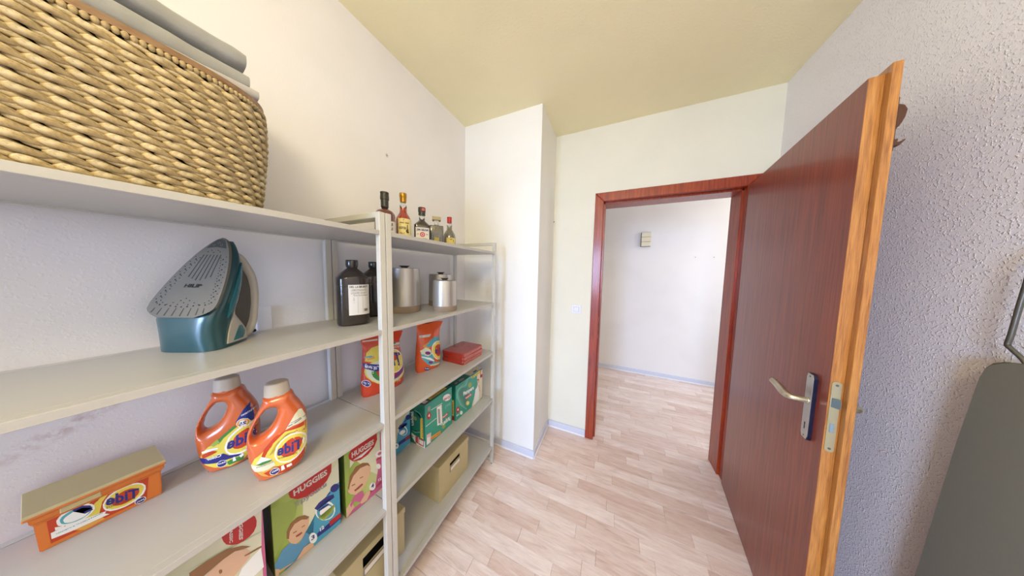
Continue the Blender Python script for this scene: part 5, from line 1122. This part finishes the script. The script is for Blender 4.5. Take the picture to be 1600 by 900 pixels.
BC = Vector((-0.9375, 0.020, 0)); BA, BBy, BN = 0.1790, 0.262, 3.6; BH = 0.256
bk = tag(empty('wicker_basket', (BC.x, BC.y, Z1)), 'large woven wicker basket with a wooden rim on the top shelf', 'basket')
def peri(s, k, z):   # point on the basket wall; s angle, k inset
    f = 0.955 + 0.045 * min(1, z / 0.18); return None
outline = sup(0, 0, 1, 1, BN, 720)
def ringpts(scale_out, z):
    f = 0.93 + 0.07 * min(1.0, (z / 0.17)) ** 0.7
    return [Vector((x * (BA * f + scale_out), y * (BBy * f + scale_out), z)) for x, y in outline]
def arclen(P):
    L = [0]
    for i in range(1, len(P) + 1): L.append(L[-1] + (P[i % len(P)] - P[i - 1]).length)
    return L
def at_arc(P, L, s):
    T = L[-1]; s = s % T; lo, hi = 0, len(L) - 1
    while hi - lo > 1:
        m_ = (lo + hi) // 2
        if L[m_] <= s: lo = m_
        else: hi = m_
    a, b = P[lo % len(P)], P[(lo + 1) % len(P)]; t = (s - L[lo]) / max(1e-9, L[hi] - L[lo]); return a.lerp(b, t), (b - a).normalized()
bm = bmesh.new(); loft(bm, [[tuple(p) for p in ringpts(-0.012, z)[::6]] for z in (0.002, 0.05, 0.11, 0.17, BH - 0.008)], cap=False); loft(bm, [[tuple(p) for p in ringpts(-0.012, 0.003)[::6]], [tuple(p) for p in ringpts(-0.012, 0.001)[::6]]]); bmobj('weave_gap_shade', bm, M_inner, bk, True)
def spindle(seed, Ls, rr, out, seg=11, n=8):
    # blunt at its left end where it rolls over the stake, thinning out as it dives behind the next
    g = random.Random(seed); bm = bmesh.new(); rings = []
    for i in range(seg):
        q = i / (seg - 1); r = rr * max(0.12, min(1.0, (q / 0.13) ** 0.5) * (1 - 0.78 * max(0.0, q - 0.2) ** 1.35 / 0.8 ** 1.35)) * g.uniform(0.94, 1.06)
        y = out * math.cos(min(math.pi * 0.62, abs(q - 0.32) * 2.7)) - 0.0045
        rings.append([Vector(((q - 0.5) * Ls, y + r * 0.9 * math.cos(2 * math.pi * j / n), r * math.sin(2 * math.pi * j / n) + 0.0012 * math.sin(q * 5 + seed))) for j in range(n)])
    loft(bm, rings); me = bpy.data.meshes.new('strand'); bmesh.ops.recalc_face_normals(bm, faces=bm.faces[:]); bm.to_mesh(me); bm.free(); me.materials.append(M_rope)
    for p in me.polygons: p.use_smooth = True
    return me
SP = [spindle(i, 0.050, 0.0066, 0.0085) for i in range(4)]; SQ = [spindle(9 + i, 0.050, 0.0050, 0.0045) for i in range(4)]
PITCH, CELL = 0.00785, 0.0283; items = []; rows = int((BH - 0.013) / PITCH)
for r in range(rows):
    z = 0.006 + PITCH * r; P = ringpts(-0.001, z); L = arclen(P); n = round(L[-1] / CELL); cell = L[-1] / n
    for k in range(n):
        s = (k + (0.5 if r % 2 else 0.0) - 0.075 * r) * cell; p, t = at_arc(P, L, s); nrm = Vector((t.y, -t.x, 0)); items.append((p, t, nrm, z, r, k))
def mat_of(p, t, nrm, sc_, jit):
    a = R(-14 + jit); ax = t * math.cos(a) + Vector((0, 0, 1)) * math.sin(a); up_ = nrm.cross(ax) * -1; up_ = ax.cross(nrm)
    m_ = Matrix((ax * sc_, nrm, -up_)).transposed().to_4x4() if False else Matrix((ax * sc_, nrm, up_)).transposed().to_4x4(); m_.translation = p; return m_
camloc = CAM - Vector((BC.x, BC.y, Z1)); fwd_ = fwd
def score(it):
    p, t, nrm, z, r, k = it; d = camloc - p
    if nrm.dot(d.normalized()) < 0.08: return -1
    v = p - camloc; f = v.dot(fwd_)
    if f < 0.02: return -1
    u = 800 + 343.573 * v.dot(rgt) / f; w_ = 450 - 343.573 * v.dot(upv) / f
    if u < -15 or u > 1600 or w_ < -15 or w_ > 900: return -1
    return nrm.dot(d.normalized()) / d.length_squared
items.sort(key=score, reverse=True)
rg = random.Random(3); ns = 0; bm = bmesh.new()
for it in items:
    p, t, nrm, z, r, k = it; m_ = mat_of(p + Vector((0, 0, rg.uniform(-0.0006, 0.0006))), t, nrm, rg.uniform(0.94, 1.05), rg.uniform(-2, 2)); me = (SQ if r % 2 else SP)[rg.randrange(4)]
    if ns < 300 and score(it) > 0:
        o = bpy.data.objects.new('strand', me); C.objects.link(o); o.parent = bk; o.matrix_local = m_; ns += 1
    else:
        vs = [bm.verts.new(m_ @ v.co) for v in me.vertices]
        for f in me.polygons: bm.faces.new([vs[i] for i in f.vertices])
o = bmobj('weave_beyond', bm, M_rope, bk, True); o['kind'] = 'stuff'; print('strands', len(items))
P = ringpts(0.0025, BH - 0.0115); L = arclen(P); nb = round(L[-1] / 0.0078)
bm = bmesh.new(); lathe(bm, [(0.0040 * math.sin(R(a)) + 0.0001, -0.0042 * math.cos(R(a))) for a in (4, 30, 60, 90, 120, 150, 176)], 10)
for v in bm.verts: v.co = Vector((v.co.z, v.co.y * 1.15, v.co.x * 1.4))
mk_ = bpy.data.meshes.new('knot'); bmesh.ops.recalc_face_normals(bm, faces=bm.faces[:]); bm.to_mesh(mk_); bm.free(); mk_.materials.append(M_rope)
for p_ in mk_.polygons: p_.use_smooth = True
for k in range(nb):
    p, t = at_arc(P, L, k * L[-1] / nb); nrm = Vector((t.y, -t.x, 0)); o = bpy.data.objects.new('knot', mk_); C.objects.link(o); o.parent = bk; o.matrix_local = mat_of(p, t, nrm, 1.0, 14)
bm = bmesh.new(); a0 = [tuple(p) for p in ringpts(0.003, BH - 0.006)[::6]]; a1 = [(p[0], p[1], BH + 0.006) for p in a0]; a2 = [(p.x, p.y, BH + 0.006) for p in ringpts(-0.014, BH)[::6]]; a3 = [(p[0], p[1], BH - 0.006) for p in a2]
Rr = [[bm.verts.new(p) for p in q] for q in (a0, a1, a2, a3)]
for q in range(4):
    a, b = Rr[q], Rr[(q + 1) % 4]
    for i in range(len(a)): bm.faces.new((a[i], a[(i + 1) % len(a)], b[(i + 1) % len(a)], b[i]))
bmobj('wooden_rim', bm, M_rimwood, bk, True, angle=40)

# ---------------------------------------------------------------- folded towels in the basket
def cloth(name, r, g, b):
    m = mat(name, rgb(r, g, b), 0.95, 0, Sheen_Weight=0.3); f = noise(m, coords(m), 420, 2); g_ = noise(m, coords(m), 14, 3); base(m, mix(m, g_, rgb(r * 0.93, g * 0.93, b * 0.93), rgb(r, g, b))); bump(m, f, 0.5, 0.0008); return m
def towel(z0, th, xf, y1, m, label, layers, sag=0.0):
    e = tag(empty('folded_towel', (-0.945, 0.02, z0)), label, 'towel', 'folded towels in the basket'); h = th / layers
    for k in range(layers):
        bm = bmesh.new(); rings = []; y0 = -0.20; n = 40; xo = 0.006 * (k % 2)
        for i in range(n + 1):
            y = y0 + (y1 - 0.02 - y0) * i / n; endf = min(1.0, (n - i) / 2.2 + 0.15) if i > n - 3 else 1.0
            wob = 0.0022 * math.sin(i * 0.5 + k) + 0.0014 * math.sin(i * 1.3 + 2 * k)
            a = (xf + 0.945 - 0.004 * k - xo + 0.15) / 2; cx = (xf + 0.945 - 0.004 * k - xo) - a
            rings.append([(cx + x + wob * 0.6 * (x > 0), y, h * k + h / 2 + zz * (0.8 + 0.2 * endf) + 0.0012 * math.sin(x * 60 + i * 0.3) - sag * (i / n) ** 2) for x, zz in sup(0, 0, a, h * 0.52, 3.4, 36)])
        loft(bm, rings); bmesh.ops.recalc_face_normals(bm, faces=bm.faces[:]); bmobj('fold', bm, m, e, True, angle=70)
towel(Z1 + BH - 0.024, 0.022, -0.800, 0.252, cloth('blue_grey_towelling', 104, 118, 122), 'thin blue-grey cloth lowest in the pile of towels', 2)
towel(Z1 + BH + 0.000, 0.038, -0.795, 0.256, cloth('pale_grey_towelling', 178, 174, 172), 'pale grey folded towel just above the basket rim', 1)
towel(Z1 + BH + 0.040, 0.108, -0.835, 0.254, cloth('mid_grey_towelling', 158, 158, 156), 'thick mid-grey folded towel topmost in the basket', 2, 0.006)

# ---------------------------------------------------------------- ironing board leaning folded at the right wall
ib = tag(empty('ironing_board', (0.866, 0.800, 0)), 'grey-covered folded ironing board upright against the right wall', 'ironing board')
def hw_(z): return 0.1826 + (1.18 - z) * 0.079
P = [(0.13, 1.238), (0.150, 1.235), (0.166, 1.225), (0.176, 1.210), (0.1826, 1.185)] + [(hw_(z), z) for z in (1.0, 0.8, 0.6, 0.4, 0.24)] + [(0.245, 0.19), (0.22, 0.145), (0.17, 0.12)]
P = P + [(-y, z) for y, z in P[::-1]]
bm = bmesh.new(); prism(bm, P, lambda y, z: (-0.012, y, z), lambda y, z: (0.010, y, z)); es = [e_ for e_ in bm.edges if abs(e_.verts[0].co.x - e_.verts[1].co.x) < 1e-6]; bmesh.ops.bevel(bm, geom=es, offset=0.005, segments=3, affect='EDGES', clamp_overlap=True); bmobj('padded_cover', bm, M_board, ib, True, angle=50)
bm = bmesh.new(); tube(bm, catmull([(0.004, 0.128, 1.20), (0.004, 0.132, 1.238), (0.004, 0.158, 1.268), (0.004, 0.1625, 1.276), (0.004, 0.160, 1.30), (0.004, 0.1535, 1.40), (0.004, 0.145, 1.47), (0.004, 0.11, 1.505), (0.004, 0.0, 1.515), (0.004, -0.11, 1.505), (0.004, -0.145, 1.47), (0.004, -0.1535, 1.40), (0.004, -0.160, 1.30), (0.004, -0.158, 1.268), (0.004, -0.132, 1.238), (0.004, -0.128, 1.20)], 4, False), 0.0042, 12); bmobj('iron_rest_wire', bm, M_wire, ib, True)
for s in (-1, 1):
    bm = bmesh.new(); tube(bm, [(0.020, s * 0.05, 1.05), (0.020, s * 0.10, 0.012)], 0.009, 12); l_ = bmobj('leg', bm, M_wire, ib, True)
    B('foot_cap', 0.009, 0.031, s * 0.10 - 0.011, s * 0.10 + 0.011, 0.0, 0.03, M_black, l_, 0.002)
bm = bmesh.new(); tube(bm, [(0.020, -0.10, 0.05), (0.020, 0.10, 0.05)], 0.008, 12); bmobj('cross_bar', bm, M_wire, ib, True)
